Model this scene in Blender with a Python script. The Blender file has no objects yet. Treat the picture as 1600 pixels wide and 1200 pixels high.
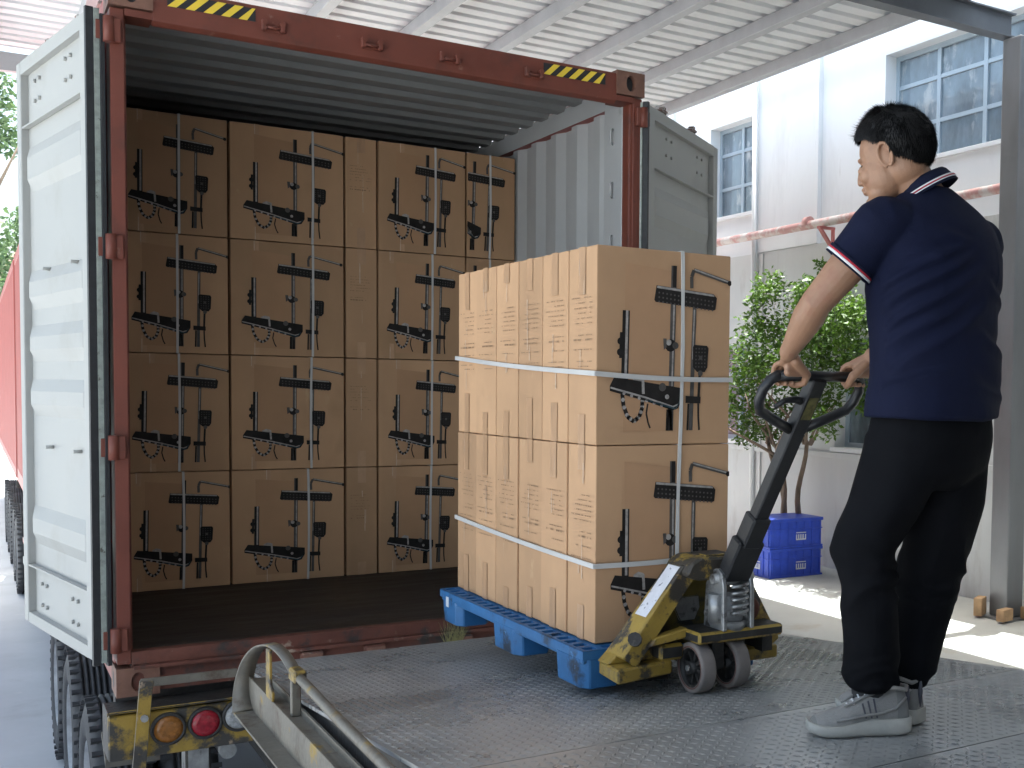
import bpy, bmesh, math, random
from mathutils import Vector, Matrix, noise
random.seed(7)
S = bpy.context.scene
COL = S.collection
R = math.radians

# ---------------------------------------------------------------- camera
cam = bpy.data.cameras.new('camera'); camo = bpy.data.objects.new('camera', cam); COL.objects.link(camo)
rv, uv_, fv = Vector((.834, -.552, .013)), Vector((.015, .046, .999)), Vector((.552, .833, -.047))
fv.normalize(); rv = (rv - fv * rv.dot(fv)).normalized(); uv_ = rv.cross(fv)
m = Matrix((rv, uv_, -fv)).transposed().to_4x4(); m.translation = Vector((-.531, -5.187, 1.111))
camo.matrix_world = m
cam.sensor_width = 36; cam.lens = 36 * 1768.2 / 1600
cam.shift_x = -(1126.9 - 800) / 1600; cam.shift_y = (694.5 - 600) / 1600
cam.clip_start = .05; cam.clip_end = 600
S.camera = camo
S.render.resolution_x = 1024; S.render.resolution_y = 768

# ---------------------------------------------------------------- light
SUN_EL, SUN_AZ = 81, 62          # azimuth measured from +y towards +x
w = bpy.data.worlds.new('World'); S.world = w; w.use_nodes = True
nt = w.node_tree; bg = nt.nodes['Background']
sky = nt.nodes.new('ShaderNodeTexSky'); sky.sky_type = 'NISHITA'; sky.sun_disc = False
sky.sun_elevation = R(SUN_EL); sky.sun_rotation = R(SUN_AZ); sky.dust_density = 7.0; sky.air_density = 1.0; sky.ozone_density = .6
tint = nt.nodes.new('ShaderNodeVectorMath'); tint.operation = 'MULTIPLY'; tint.inputs[1].default_value = (.945, 1.015, .975)
nt.links.new(sky.outputs[0], tint.inputs[0]); nt.links.new(tint.outputs[0], bg.inputs[0]); bg.inputs[1].default_value = .15
sl = bpy.data.lights.new('sun', 'SUN'); so = bpy.data.objects.new('sun', sl); COL.objects.link(so)
sl.energy = 4.0; sl.angle = R(.5); sl.color = (.97, 1, .955)
sd = Vector((math.sin(R(SUN_AZ)) * math.cos(R(SUN_EL)), math.cos(R(SUN_AZ)) * math.cos(R(SUN_EL)), math.sin(R(SUN_EL))))
so.rotation_euler = sd.to_track_quat('Z', 'Y').to_euler()
so.location = (6, 6, 20)
S.view_settings.view_transform = 'Standard'; S.view_settings.look = 'None'
S.view_settings.gamma = 1; S.view_settings.use_curve_mapping = False
S.view_settings.exposure = 2.1
S.render.engine = 'CYCLES'
S.cycles.max_bounces = 10; S.cycles.diffuse_bounces = 6

# ---------------------------------------------------------------- materials
MATS = {}
def mat(name, col, rough=.6, metal=0, var=.12, vscale=4, spots=None, bump=0, bscale=60, rv_=0, spec=.5, alpha=1, trans=0, stretch=None, rnd=0):
    """spots = list of (colour, scale, threshold, softness, detail)"""
    if name in MATS: return MATS[name]
    M = bpy.data.materials.new(name); M.use_nodes = True; t = M.node_tree; N = t.nodes; L = t.links
    b = N['Principled BSDF']; b.inputs['Roughness'].default_value = rough; b.inputs['Metallic'].default_value = metal
    b.inputs['Specular IOR Level'].default_value = spec
    tc = N.new('ShaderNodeTexCoord'); co = tc.outputs['Object']
    if stretch:
        mp = N.new('ShaderNodeMapping'); mp.inputs['Scale'].default_value = stretch; L.new(co, mp.inputs[0]); co2 = mp.outputs[0]
    else: co2 = co
    if rnd:
        oi = N.new('ShaderNodeObjectInfo'); va = N.new('ShaderNodeVectorMath'); va.operation = 'ADD'
        sc = N.new('ShaderNodeMath'); sc.operation = 'MULTIPLY'; sc.inputs[1].default_value = 50
        L.new(oi.outputs['Random'], sc.inputs[0]); L.new(co2, va.inputs[0]); L.new(sc.outputs[0], va.inputs[1]); co2 = va.outputs[0]
    n = N.new('ShaderNodeTexNoise'); n.inputs['Scale'].default_value = vscale; n.inputs['Detail'].default_value = 6; n.inputs['Roughness'].default_value = .62
    L.new(co2, n.inputs['Vector'])
    mr = N.new('ShaderNodeMapRange'); mr.inputs[1].default_value = .3; mr.inputs[2].default_value = .7
    mr.inputs[3].default_value = 1 - var; mr.inputs[4].default_value = 1 + var; L.new(n.outputs[0], mr.inputs[0])
    cur = mr.outputs[0]
    if rnd:
        r2 = N.new('ShaderNodeMapRange'); r2.inputs[3].default_value = 1 - rnd; r2.inputs[4].default_value = 1 + rnd; L.new(oi.outputs['Random'], r2.inputs[0])
        mm = N.new('ShaderNodeMath'); mm.operation = 'MULTIPLY'; L.new(cur, mm.inputs[0]); L.new(r2.outputs[0], mm.inputs[1]); cur = mm.outputs[0]
    vm = N.new('ShaderNodeVectorMath'); vm.operation = 'SCALE'; vm.inputs[0].default_value = col[:3]; L.new(cur, vm.inputs['Scale'])
    cc = vm.outputs[0]; roughs = None
    for (sc_, s_, th, soft, det) in (spots or []):
        n2 = N.new('ShaderNodeTexNoise'); n2.inputs['Scale'].default_value = s_; n2.inputs['Detail'].default_value = det; n2.inputs['Roughness'].default_value = .65
        L.new(co2, n2.inputs['Vector'])
        m2 = N.new('ShaderNodeMapRange'); m2.inputs[1].default_value = th; m2.inputs[2].default_value = th + soft; L.new(n2.outputs[0], m2.inputs[0])
        mx = N.new('ShaderNodeMix'); mx.data_type = 'RGBA'; L.new(m2.outputs[0], mx.inputs[0]); L.new(cc, mx.inputs[6]); mx.inputs[7].default_value = (*sc_, 1); cc = mx.outputs[2]
    L.new(cc, b.inputs['Base Color'])
    if rv_:
        m3 = N.new('ShaderNodeMapRange'); m3.inputs[1].default_value = .3; m3.inputs[2].default_value = .7
        m3.inputs[3].default_value = max(.03, rough - rv_); m3.inputs[4].default_value = min(1, rough + rv_); L.new(n.outputs[0], m3.inputs[0]); L.new(m3.outputs[0], b.inputs['Roughness'])
    if bump:
        n3 = N.new('ShaderNodeTexNoise'); n3.inputs['Scale'].default_value = bscale; n3.inputs['Detail'].default_value = 5; L.new(co2, n3.inputs['Vector'])
        bp = N.new('ShaderNodeBump'); bp.inputs['Strength'].default_value = bump; bp.inputs['Distance'].default_value = .01; L.new(n3.outputs[0], bp.inputs['Height']); L.new(bp.outputs[0], b.inputs['Normal'])
    if trans: b.inputs['Transmission Weight'].default_value = trans
    if alpha < 1: b.inputs['Alpha'].default_value = alpha
    MATS[name] = M; return M

kraft = mat('kraft', (.475, .288, .164), .75, var=.13, vscale=1.6, spots=[((.34, .21, .11), 2.3, .6, .22, 3), ((.54, .37, .22), 9, .66, .12, 4)], bump=.45, bscale=3.2, stretch=(1, 1, .6), rnd=.11, spec=.25)
tape = mat('tape', (.475, .288, .168), .30, var=.12, vscale=20, stretch=(1, 1, .3), rnd=.04)
tapew = mat('tape_shine', (.60, .47, .36), .22, var=.2, vscale=30)  # pale streak colour stands in for the sheen of the tape
ink = mat('ink', (.022, .019, .018), .6, var=.3, vscale=20, spec=.15)
inkg = mat('ink_grey', (.075, .066, .06), .6, var=.3, vscale=30)
inkc = mat('ink_chrome', (.33, .30, .28), .55, var=.35, vscale=60)
inkb = mat('ink_brown', (.27, .165, .09), .7, var=.3, vscale=40)
inkt = mat('ink_tint', (.435, .255, .145), .75, var=.08, vscale=3, spec=.2)
inkblue = mat('ink_blue', (.015, .045, .06), .4)
strapm = mat('strap', (.54, .525, .51), .35, var=.06)
redp = mat('red_paint', (.150, .038, .023), .55, var=.2, vscale=3, spots=[((.085, .03, .021), 4, .54, .16, 9), ((.22, .105, .075), 11, .64, .08, 9), ((.04, .03, .027), 19, .70, .05, 7)], bump=.12, bscale=12, rv_=.12)
redb = mat('red_bright', (.29, .066, .055), .5, var=.12, vscale=2, spots=[((.24, .05, .04), 3, .6, .2, 6)])
rust = mat('rusty_red', (.125, .040, .026), .7, var=.3, vscale=8, spots=[((.035, .028, .026), 4, .52, .1, 8), ((.30, .22, .17), 9, .62, .08, 8)], bump=.3, bscale=30)
castm = mat('casting', (.17, .082, .056), .6, var=.2, vscale=9, spots=[((.12, .06, .045), 14, .58, .1, 8)], bump=.3, bscale=30)
doorm = mat('door_white', (.34, .338, .322), .6, var=.06, vscale=1.5, spots=[((.31, .30, .275), 2.6, .55, .2, 9), ((.30, .19, .12), 15, .72, .05, 7), ((.24, .24, .23), 7, .70, .06, 9)], bump=.06, bscale=6, rv_=.08)
wallm = mat('inner_grey', (.43, .435, .44), .5, var=.07, vscale=2, spots=[((.28, .29, .29), 6, .66, .12, 8)])
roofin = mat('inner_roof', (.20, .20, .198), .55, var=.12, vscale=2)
rubber = mat('rubber', (.022, .023, .026), .6, var=.2, vscale=30, bump=.2)
gask = mat('gasket_strip', (.30, .33, .30), .5, var=.25, vscale=30, spots=[((.08, .07, .06), 22, .62, .06, 4)])
plyfl = mat('ply_floor', (.016, .013, .012), .55, var=.35, vscale=3, spots=[((.05, .043, .038), 7, .64, .1, 8)], bump=.25, bscale=20, rv_=.12, stretch=(.5, 3, 1))
tread = mat('tread_steel', (.40, .40, .395), .30, .45, var=.18, vscale=2.2, spots=[((.22, .222, .225), 1.6, .52, .25, 9), ((.27, .24, .20), 3.1, .66, .12, 9), ((.42, .43, .44), 26, .66, .1, 4)], bump=.15, bscale=90, rv_=.13)
steelo = mat('old_steel', (.165, .148, .122), .55, .2, var=.25, vscale=5, spots=[((.30, .20, .05), 5, .585, .05, 8), ((.10, .075, .055), 8, .54, .12, 9), ((.20, .175, .14), 3, .58, .12, 9)], bump=.25, bscale=40, rv_=.12)
yelo = mat('old_yellow', (.33, .215, .04), .5, var=.25, vscale=6, spots=[((.045, .038, .03), 8, .505, .06, 10), ((.20, .13, .05), 18, .60, .06, 6)], bump=.3, bscale=40, rv_=.1)
yeldark = mat('old_yellow_black', (.30, .19, .03), .55, var=.2, vscale=6, spots=[((.045, .04, .036), 4, .45, .06, 9), ((.30, .22, .15), 15, .64, .06, 6)], bump=.3, bscale=40)
blackm = mat('black_metal', (.018, .018, .020), .38, .1, var=.3, vscale=10, spots=[((.10, .095, .09), 40, .70, .06, 6)], bump=.1)
grim = mat('grimy_black', (.035, .032, .030), .6, .2, var=.4, vscale=12, spots=[((.12, .10, .08), 20, .62, .1, 8)], bump=.3)
castiron = mat('cast_silver', (.33, .33, .33), .42, .6, var=.25, vscale=20, spots=[((.07, .06, .055), 14, .56, .1, 8)], bump=.3, bscale=60)
hyel = mat('hazard_yellow', (.78, .56, .05), .5, var=.1)
hblk = mat('hazard_black', (.02, .02, .022), .5)
bluep = mat('pallet_blue', (.028, .145, .345), .5, var=.16, vscale=8, spots=[((.02, .035, .06), 7, .56, .1, 9), ((.09, .24, .46), 26, .66, .05, 5), ((.10, .11, .12), 12, .68, .06, 8)], bump=.15, bscale=30)
bluec = mat('crate_blue', (.03, .075, .50), .45, spots=[((.06, .11, .42), 9, .6, .1, 6)], var=.16, vscale=8)
whitem = mat('white_mark', (.6, .62, .68), .5)
labelw = mat('label_white', (.66, .66, .70), .45, var=.1, vscale=30, spots=[((.20, .20, .23), 60, .60, .05, 5)])
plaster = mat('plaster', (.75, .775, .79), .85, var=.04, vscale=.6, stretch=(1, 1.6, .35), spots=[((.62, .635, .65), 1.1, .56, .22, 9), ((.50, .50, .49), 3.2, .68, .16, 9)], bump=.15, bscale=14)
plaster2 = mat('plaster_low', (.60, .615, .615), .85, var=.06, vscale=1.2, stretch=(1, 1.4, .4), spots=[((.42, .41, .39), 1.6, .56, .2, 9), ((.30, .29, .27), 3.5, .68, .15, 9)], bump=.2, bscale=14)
alum = mat('window_frame', (.36, .44, .50), .4, .1, var=.05)
pinkp = mat('faded_red_pipe', (.56, .30, .28), .55, var=.15, vscale=3, spots=[((.66, .60, .58), 2.2, .46, .08, 8)])
pinkb = mat('bracket_red', (.50, .16, .15), .6)
roofw = mat('roof_sheet', (.64, .655, .67), .5, var=.07, vscale=1.5, spots=[((.46, .455, .45), 1.4, .58, .2, 9)], rv_=.1)
beamm = mat('beam_grey', (.36, .37, .385), .5, .15, var=.1, vscale=3, spots=[((.36, .35, .35), 3, .60, .1, 8)])
girdm = mat('girder', (.13, .14, .155), .5, .3, var=.15, vscale=3)
poste = mat('post_steel', (.20, .205, .215), .42, .4, var=.12, vscale=4, spots=[((.22, .22, .23), 9, .60, .12, 8)], rv_=.1, stretch=(1, 1, .3))
woodb = mat('wood_block', (.45, .29, .16), .8, var=.2, vscale=12)
conc = mat('concrete', (.40, .415, .435), .85, var=.10, vscale=.8, spots=[((.30, .30, .31), .7, .55, .2, 9), ((.50, .49, .48), 5, .64, .1, 8)], bump=.2, bscale=12)
concy = mat('yard_concrete', (.45, .455, .44), .85, var=.10, vscale=.9, spots=[((.38, .32, .25), 1.2, .58, .15, 9)], bump=.2, bscale=12)
tyre = mat('tyre', (.035, .036, .040), .75, var=.25, vscale=12, spots=[((.10, .10, .105), 9, .60, .15, 8)], bump=.2)
rimm = mat('rim', (.30, .31, .33), .5, .4, var=.3, vscale=10)
amber = mat('amber_lens', (.26, .10, .02), .25, var=.3, vscale=60)
redl = mat('red_lens', (.26, .012, .022), .25, var=.3, vscale=60)
clearl = mat('clear_lens', (.30, .30, .30), .25, var=.4, vscale=60)
skin = mat('skin', (.33, .178, .108), .5, var=.10, vscale=14, spots=[((.30, .13, .085), 10, .6, .2, 3)], bump=.12, bscale=240)
MATS['skin'].node_tree.nodes['Principled BSDF'].inputs['Subsurface Weight'].default_value = .06
MATS['skin'].node_tree.nodes['Principled BSDF'].inputs['Subsurface Radius'].default_value = (.012, .005, .003)
hairm = mat('hair', (.0075, .007, .0075), .55, var=.4, vscale=30, spec=.3)
navy = mat('navy_pique', (.0040, .0064, .0245), .85, var=.12, vscale=9, bump=.25, bscale=420, spec=.2)
navyc = mat('navy_collar', (.0055, .008, .026), .8, var=.15, vscale=9, spec=.2, bump=.25, bscale=420)
trous = mat('trouser_black', (.0036, .0038, .0054), .85, var=.18, vscale=6, spec=.12, bump=.1, bscale=300)
whitec = mat('white_cloth', (.75, .75, .76), .8); redc = mat('red_cloth', (.45, .02, .04), .8)
shoeu = mat('shoe_grey', (.27, .258, .245), .8, var=.12, vscale=14, bump=.3, bscale=220)
shoel = mat('shoe_leather', (.20, .195, .188), .8, var=.1, vscale=14)
sole = mat('shoe_sole', (.40, .385, .35), .65, var=.15, vscale=18)
darks = mat('dark_stripe', (.08, .08, .10), .6)
bark = mat('bark', (.20, .15, .11), .9, var=.35, vscale=14, bump=.6, bscale=30, stretch=(1, 1, .3))
skind = mat('lip_brow', (.23, .10, .08), .6)
straw = mat('straw', (.40, .36, .16), .8, var=.3, vscale=30)
def leafmat(name, c, tr=.35):
    M = bpy.data.materials.new(name); M.use_nodes = True; t = M.node_tree; N = t.nodes; L = t.links
    b = N['Principled BSDF']; b.inputs['Roughness'].default_value = .5
    tr_ = N.new('ShaderNodeBsdfTranslucent'); mx = N.new('ShaderNodeMixShader'); mx.inputs[0].default_value = tr
    tc = N.new('ShaderNodeTexCoord'); n = N.new('ShaderNodeTexNoise'); n.inputs['Scale'].default_value = 6; n.inputs['Detail'].default_value = 4
    L.new(tc.outputs['Object'], n.inputs['Vector'])
    cr = N.new('ShaderNodeValToRGB'); cr.color_ramp.elements[0].position = .32; cr.color_ramp.elements[1].position = .68
    cr.color_ramp.elements[0].color = (c[0] * .55, c[1] * .6, c[2] * .7, 1); cr.color_ramp.elements[1].color = (c[0] * 1.5, c[1] * 1.35, c[2], 1)
    L.new(n.outputs[0], cr.inputs[0]); L.new(cr.outputs[0], b.inputs['Base Color']); L.new(cr.outputs[0], tr_.inputs[0])
    L.new(b.outputs[0], mx.inputs[1]); L.new(tr_.outputs[0], mx.inputs[2]); L.new(mx.outputs[0], N['Material Output'].inputs[0]); return M
leafm = leafmat('leaf_green', (.075, .155, .022)); leafd = leafmat('leaf_distant', (.085, .15, .07), .25)
# window glass: dark reflecting pane, reflections also painted in as pale patches
glassm = mat('window_glass', (.15, .20, .24), .07, 0, var=.55, vscale=1.3, spec=1.0, spots=[((.36, .40, .42), 2.4, .56, .10, 7)], bump=.12, bscale=1.8, stretch=(1, 1.8, .8))
curt = mat('curtain', (.50, .54, .58), .8, var=.2, vscale=3, stretch=(1, 8, .4))

# ---------------------------------------------------------------- mesh helpers
class MB:
    def __init__(s): s.bm = bmesh.new(); s.mats = []
    def mi(s, m):
        if m not in s.mats: s.mats.append(m)
        return s.mats.index(m)
    def add(s, verts, faces, m=None, M=None):
        vs = [s.bm.verts.new(M @ Vector(v) if M else Vector(v)) for v in verts]; fs = []
        k = s.mi(m) if m else 0
        for f in faces:
            try: F = s.bm.faces.new([vs[i] for i in f]); F.material_index = k; fs.append(F)
            except ValueError: pass
        return vs, fs
    def box(s, a, b, m=None, bev=0, M=None, seg=1):
        x0, y0, z0 = [min(p, q) for p, q in zip(a, b)]; x1, y1, z1 = [max(p, q) for p, q in zip(a, b)]
        v = [(x0, y0, z0), (x1, y0, z0), (x1, y1, z0), (x0, y1, z0), (x0, y0, z1), (x1, y0, z1), (x1, y1, z1), (x0, y1, z1)]
        vs, fs = s.add(v, [(0, 3, 2, 1), (4, 5, 6, 7), (0, 1, 5, 4), (1, 2, 6, 5), (2, 3, 7, 6), (3, 0, 4, 7)], m, M)
        if bev: s.bev(vs, bev, seg)
        return s
    def bev(s, vs, bev, seg=1):
        vset = set(vs); es = [e for e in s.bm.edges if e.verts[0] in vset and e.verts[1] in vset] if len(s.bm.edges) < 4000 else list({e for v in vs for e in v.link_edges})
        bmesh.ops.bevel(s.bm, geom=es, offset=bev, segments=seg, affect='EDGES', profile=.5)
    def bar(s, p0, p1, wd, ht, m=None, up=(0, 0, 1), bev=0):
        """box section from p0 to p1, width wd (sideways), height ht (towards up)"""
        p0, p1 = Vector(p0), Vector(p1); d = (p1 - p0); L = d.length; d.normalize(); u = Vector(up); sd_ = d.cross(u)
        if sd_.length < 1e-4: sd_ = d.cross(Vector((1, 0, 0)))
        sd_.normalize(); u = sd_.cross(d)
        M = Matrix((sd_, d, u)).transposed().to_4x4(); M.translation = p0
        return s.box((-wd / 2, 0, -ht / 2), (wd / 2, L, ht / 2), m, bev, M)
    def tube(s, pts, r, m=None, n=10, cap=True, smooth=True):
        pts = [Vector(p) for p in pts]; rs = r if isinstance(r, (list, tuple)) else [r] * len(pts)
        rings = []; ref = None
        for i, p in enumerate(pts):
            d = (pts[min(i + 1, len(pts) - 1)] - pts[max(i - 1, 0)]).normalized()
            if ref is None: ref = d.orthogonal().normalized()
            ref = (ref - d * ref.dot(d)).normalized(); b = d.cross(ref)
            rings.append([s.bm.verts.new(p + (ref * math.cos(2 * math.pi * k / n) + b * math.sin(2 * math.pi * k / n)) * rs[i]) for k in range(n)])
        k = s.mi(m) if m else 0
        for a, b in zip(rings, rings[1:]):
            for i in range(n):
                f = s.bm.faces.new((a[i], a[(i + 1) % n], b[(i + 1) % n], b[i])); f.smooth = smooth; f.material_index = k
        if cap:
            f = s.bm.faces.new(rings[0][::-1]); f.material_index = k; f = s.bm.faces.new(rings[-1]); f.material_index = k
        return s
    def cyl(s, p0, p1, r, m=None, n=24, r1=None): return s.tube([p0, p1], [r, r if r1 is None else r1], m, n)
    def lathe(s, prof, c, axis, m=None, n=32):
        """prof: list of (radius, offset along axis); closed rings"""
        ax = Vector(axis).normalized(); ref = ax.orthogonal().normalized(); b = ax.cross(ref); c = Vector(c); rings = []
        for (r, o) in prof: rings.append([s.bm.verts.new(c + ax * o + (ref * math.cos(2 * math.pi * k / n) + b * math.sin(2 * math.pi * k / n)) * max(r, 1e-4)) for k in range(n)])
        k = s.mi(m) if m else 0
        for a, bb in zip(rings, rings[1:]):
            for i in range(n):
                f = s.bm.faces.new((a[i], a[(i + 1) % n], bb[(i + 1) % n], bb[i])); f.smooth = True; f.material_index = k
        return s
    def prism(s, poly, f0, f1, m=None, bev=0):
        """poly: 2D points; f0,f1: functions mapping (a,b) to 3D at both ends"""
        n = len(poly); vs, fs = s.add([f0(*p) for p in poly] + [f1(*p) for p in poly], [tuple(range(n))[::-1], tuple(range(n, 2 * n))] + [(i, (i + 1) % n, n + (i + 1) % n, n + i) for i in range(n)], m)
        bmesh.ops.recalc_face_normals(s.bm, faces=fs)
        if bev: s.bev(vs, bev)
        return s
    def build(s, name, m=None, parent=None, smooth=False, recalc=True, auto=None):
        if recalc: bmesh.ops.recalc_face_normals(s.bm, faces=s.bm.faces)
        me = bpy.data.meshes.new(name); s.bm.to_mesh(me); s.bm.free()
        if s.mats and m is None:
            for q in s.mats: me.materials.append(q)
        elif m: me.materials.append(m)
        if smooth: me.polygons.foreach_set('use_smooth', [True] * len(me.polygons))
        o = bpy.data.objects.new(name, me); COL.objects.link(o)
        if parent:
            o.parent = parent; o.matrix_parent_inverse = PINV(parent)
        return o
def catmull(pts, sub=5):
    out = []
    for i in range(len(pts) - 1):
        p0, p1, p2, p3 = [pts[max(0, min(len(pts) - 1, i + k))] for k in (-1, 0, 1, 2)]
        for s in range(sub):
            t = s / sub; out.append(tuple(.5 * ((2 * b_) + (c - a) * t + (2 * a - 5 * b_ + 4 * c - d) * t * t + (-a + 3 * b_ - 3 * c + d) * t ** 3) for a, b_, c, d in zip(p0, p1, p2, p3)))
    out.append(pts[-1]); return out
def PINV(p):
    M = Matrix.Identity(4); c = p
    chain = []
    while c: chain.append(c); c = c.parent
    for c in reversed(chain):
        M = M @ c.matrix_parent_inverse @ c.matrix_basis
    return M.inverted()
def thing(name, label, cat, loc=(0, 0, 0), rz=0, group=None):
    o = bpy.data.objects.new(name, None); COL.objects.link(o); o.location = loc; o.rotation_euler = (0, 0, rz); o.empty_display_size = .1
    return tag(o, label, cat, group)
def tag(o, label=None, cat=None, group=None, kind=None):
    if label: o['label'] = label
    if cat: o['category'] = cat
    if group: o['group'] = group
    if kind: o['kind'] = kind
    return o
def copy_tree(o, dloc=None, label=None):
    def rec(q, par):
        c = q.copy(); COL.objects.link(c)
        if par: c.parent = par
        for ch in q.children: rec(ch, c)
        return c
    c = rec(o, None)
    if dloc: c.location = o.location + Vector(dloc)
    if label: c['label'] = label
    return c

# ================================================================= SETTING
ZL, ZY = -1.45, -1.0
b = MB()
b.add([(-300, -300, ZL), (300, -300, ZL), (300, 500, ZL), (-300, 500, ZL)], [(0, 1, 2, 3)])
tag(b.build('ground', conc), kind='structure')
b = MB()
xs0, xs1, ys0, ys1 = 2.9, 8.3, -6, 60
b.box((xs0, ys0, ZL - .05), (xs1, ys1, ZY))
tag(b.build('yard', concy), kind='structure')

# ---- building on the right
def holes_wall(b, X, th, y0, y1, z0, z1, holes, m):
    ys = sorted({y0, y1} | {h[0] for h in holes} | {h[1] for h in holes}); zs = sorted({z0, z1} | {h[2] for h in holes} | {h[3] for h in holes})
    g = {}
    def V(x, y, z):
        k = (x, y, z)
        if k not in g: g[k] = b.bm.verts.new(k)
        return g[k]
    k = b.mi(m)
    def Q(*v):
        f = b.bm.faces.new(v); f.material_index = k
    inside = lambda y, z: any(h[0] < y < h[1] and h[2] < z < h[3] for h in holes)
    for i in range(len(ys) - 1):
        for j in range(len(zs) - 1):
            if inside((ys[i] + ys[i + 1]) / 2, (zs[j] + zs[j + 1]) / 2): continue
            a, c, d, e = ys[i], ys[i + 1], zs[j], zs[j + 1]
            Q(V(X, a, d), V(X, c, d), V(X, c, e), V(X, a, e))
    for (a, c, d, e) in holes:
        X2 = X + th
        Q(V(X, a, d), V(X, c, d), V(X2, c, d), V(X2, a, d)); Q(V(X, a, e), V(X, c, e), V(X2, c, e), V(X2, a, e))
        Q(V(X, a, d), V(X, a, e), V(X2, a, e), V(X2, a, d)); Q(V(X, c, d), V(X, c, e), V(X2, c, e), V(X2, c, d))
bd = thing('white_building', 'long white plastered two-storey building with blue-framed windows beyond the yard', 'building', (8.13, 5, ZY))
XB = 8.13; ZT = 6.3
upper = [(7.12, 8.25, 3.50, 4.75), (1.2, 4.62, 3.67, 4.92), (-3.2, -.2, 3.67, 4.92), (10.6, 13.0, 3.50, 4.75), (15.5, 18, 3.5, 4.75)]
lower = [(3.2, 5.35, .46, 1.75), (6.95, 8.9, .46, 1.75), (-1.6, 1.3, .46, 1.75), (11, 13.5, .46, 1.75)]
b = MB(); holes_wall(b, XB, .28, -8, 40, 2.92, ZT, upper, plaster)
b.box((XB + .002, -8, ZT), (XB + 9, 40, ZT + .12), plaster)
b.box((XB + .3, -8, ZY), (XB + 9, 40, ZT - .01), plaster)
b.box((XB - .06, 5.75, 2.925), (XB + .05, 7.02, ZT - .002), plaster)
b.box((XB - .05, 9.2, 2.925), (XB + .05, 9.9, ZT - .002), plaster)
b.build('upper_wall', None, bd, recalc=False)
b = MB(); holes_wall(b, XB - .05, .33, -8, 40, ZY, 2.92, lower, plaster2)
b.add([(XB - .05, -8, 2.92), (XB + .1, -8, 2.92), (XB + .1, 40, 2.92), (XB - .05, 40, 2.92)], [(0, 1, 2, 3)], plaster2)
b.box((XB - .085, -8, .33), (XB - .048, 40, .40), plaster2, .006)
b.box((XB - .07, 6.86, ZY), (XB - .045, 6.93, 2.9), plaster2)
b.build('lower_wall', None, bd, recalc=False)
def window(y0, y1, z0, z1, ny, zsp, X, par):
    b = MB(); fw = .055; Xf = X + .16
    b.box((Xf, y0, z0), (Xf + .05, y0 + fw, z1)); b.box((Xf, y1 - fw, z0), (Xf + .05, y1, z1))
    b.box((Xf + .001, y0 + fw, z0), (Xf + .049, y1 - fw, z0 + fw)); b.box((Xf + .001, y0 + fw, z1 - fw), (Xf + .049, y1 - fw, z1))
    for k in range(1, ny):
        y = y0 + (y1 - y0) * k / ny; b.box((Xf + .003, y - fw / 2, z0 + fw), (Xf + .047, y + fw / 2, z1 - fw))
    for z in zsp: b.box((Xf + .006, y0 + fw, z - .022), (Xf + .044, y1 - fw, z + .022))
    f = b.build('window', alum, par)
    g = MB(); g.add([(Xf + .025, y0, z0), (Xf + .025, y1, z0), (Xf + .025, y1, z1), (Xf + .025, y0, z1)], [(0, 3, 2, 1)]); g.build('pane', glassm, f)
    c = MB(); c.box((X + .005, y0 - .04, z0 - .05), (X - .045, y1 + .04, z0 - .001), plaster, .004); c.build('sill', None, f)
for (a, c, d, e) in upper: window(a, c, d, e, max(2, round((c - a) / .72)), [e - .36, d + .42], XB, bd)
for (a, c, d, e) in lower: window(a, c, d, e, max(2, round((c - a) / .75)), [e - .4], XB - .05, bd)
# downpipe and faded red pipe with brackets
b = MB(); b.cyl((XB - .07, 7.02, ZY), (XB - .12, 7.02, ZT), .035, plaster, 12); b.build('downpipe', None, bd)
pp = thing('fire_pipe', 'faded red and white horizontal pipe running along the white building wall', 'pipe', (XB - .22, 5, 3.12))
b = MB(); b.cyl((XB - .2, -7, 3.17), (XB - .2, 20, 3.08), .052, pinkp, 14)
for y in (5.7, 2.4, 9.4, -.9): b.tube([(XB - .2, y, 3.165), (XB - .2, y + .09, 3.165)], .066, pinkp, 14)
b.build('pipe', None, pp)
for y in (5.42, 2.2, 8.7, -1.2):
    b = MB(); b.bar((XB - .3, y, 3.06), (XB - .06, y, 3.06), .05, .03, pinkb); b.bar((XB - .27, y, 3.05), (XB - .06, y, 2.80), .05, .03, pinkb); b.bar((XB - .075, y, 2.78), (XB - .075, y, 3.05), .05, .02, pinkb, up=(1, 0, 0))
    b.build('bracket', None, pp)

# ---- canopy
cn = thing('canopy_roof', 'white corrugated sheet canopy on grey steel beams over the loading bay', 'canopy', (2, 3, 4.75))
ZR = 4.78; XR0, XR1, YR0, YR1 = -3.2, 7.02, -7.25, 9.45  # near end lengthened out of view to block sky light
b = MB(); prof = []; y = YR0; p = .245
while y < YR1:
    prof += [(y, ZR), (y + p * .60, ZR), (y + p * .68, ZR + .032), (y + p * .92, ZR + .032)]; y += p
prof.append((min(y, YR1 + .2), ZR))
vs = [[b.bm.verts.new((x, yy, zz)) for yy, zz in prof] for x in (XR0, XR1)]
for i in range(len(prof) - 1): b.bm.faces.new((vs[0][i], vs[0][i + 1], vs[1][i + 1], vs[1][i]))
o = b.build('roof_sheet', roofw, cn)
sm = o.modifiers.new('thick', 'SOLIDIFY'); sm.thickness = .004; sm.offset = 1
for k in range(11):
    x = 6.97 - .93 * k
    b = MB(); b.box((x - .05, YR0, ZR - .13), (x + .05, YR1, ZR - .004), None, .004); b.build('beam', beamm, cn)
b = MB(); b.box((XR0, YR1 - .12, ZR - .33), (XR1, YR1 - .02, ZR - .135)); b.build('end_beam', beamm, cn)
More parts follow.
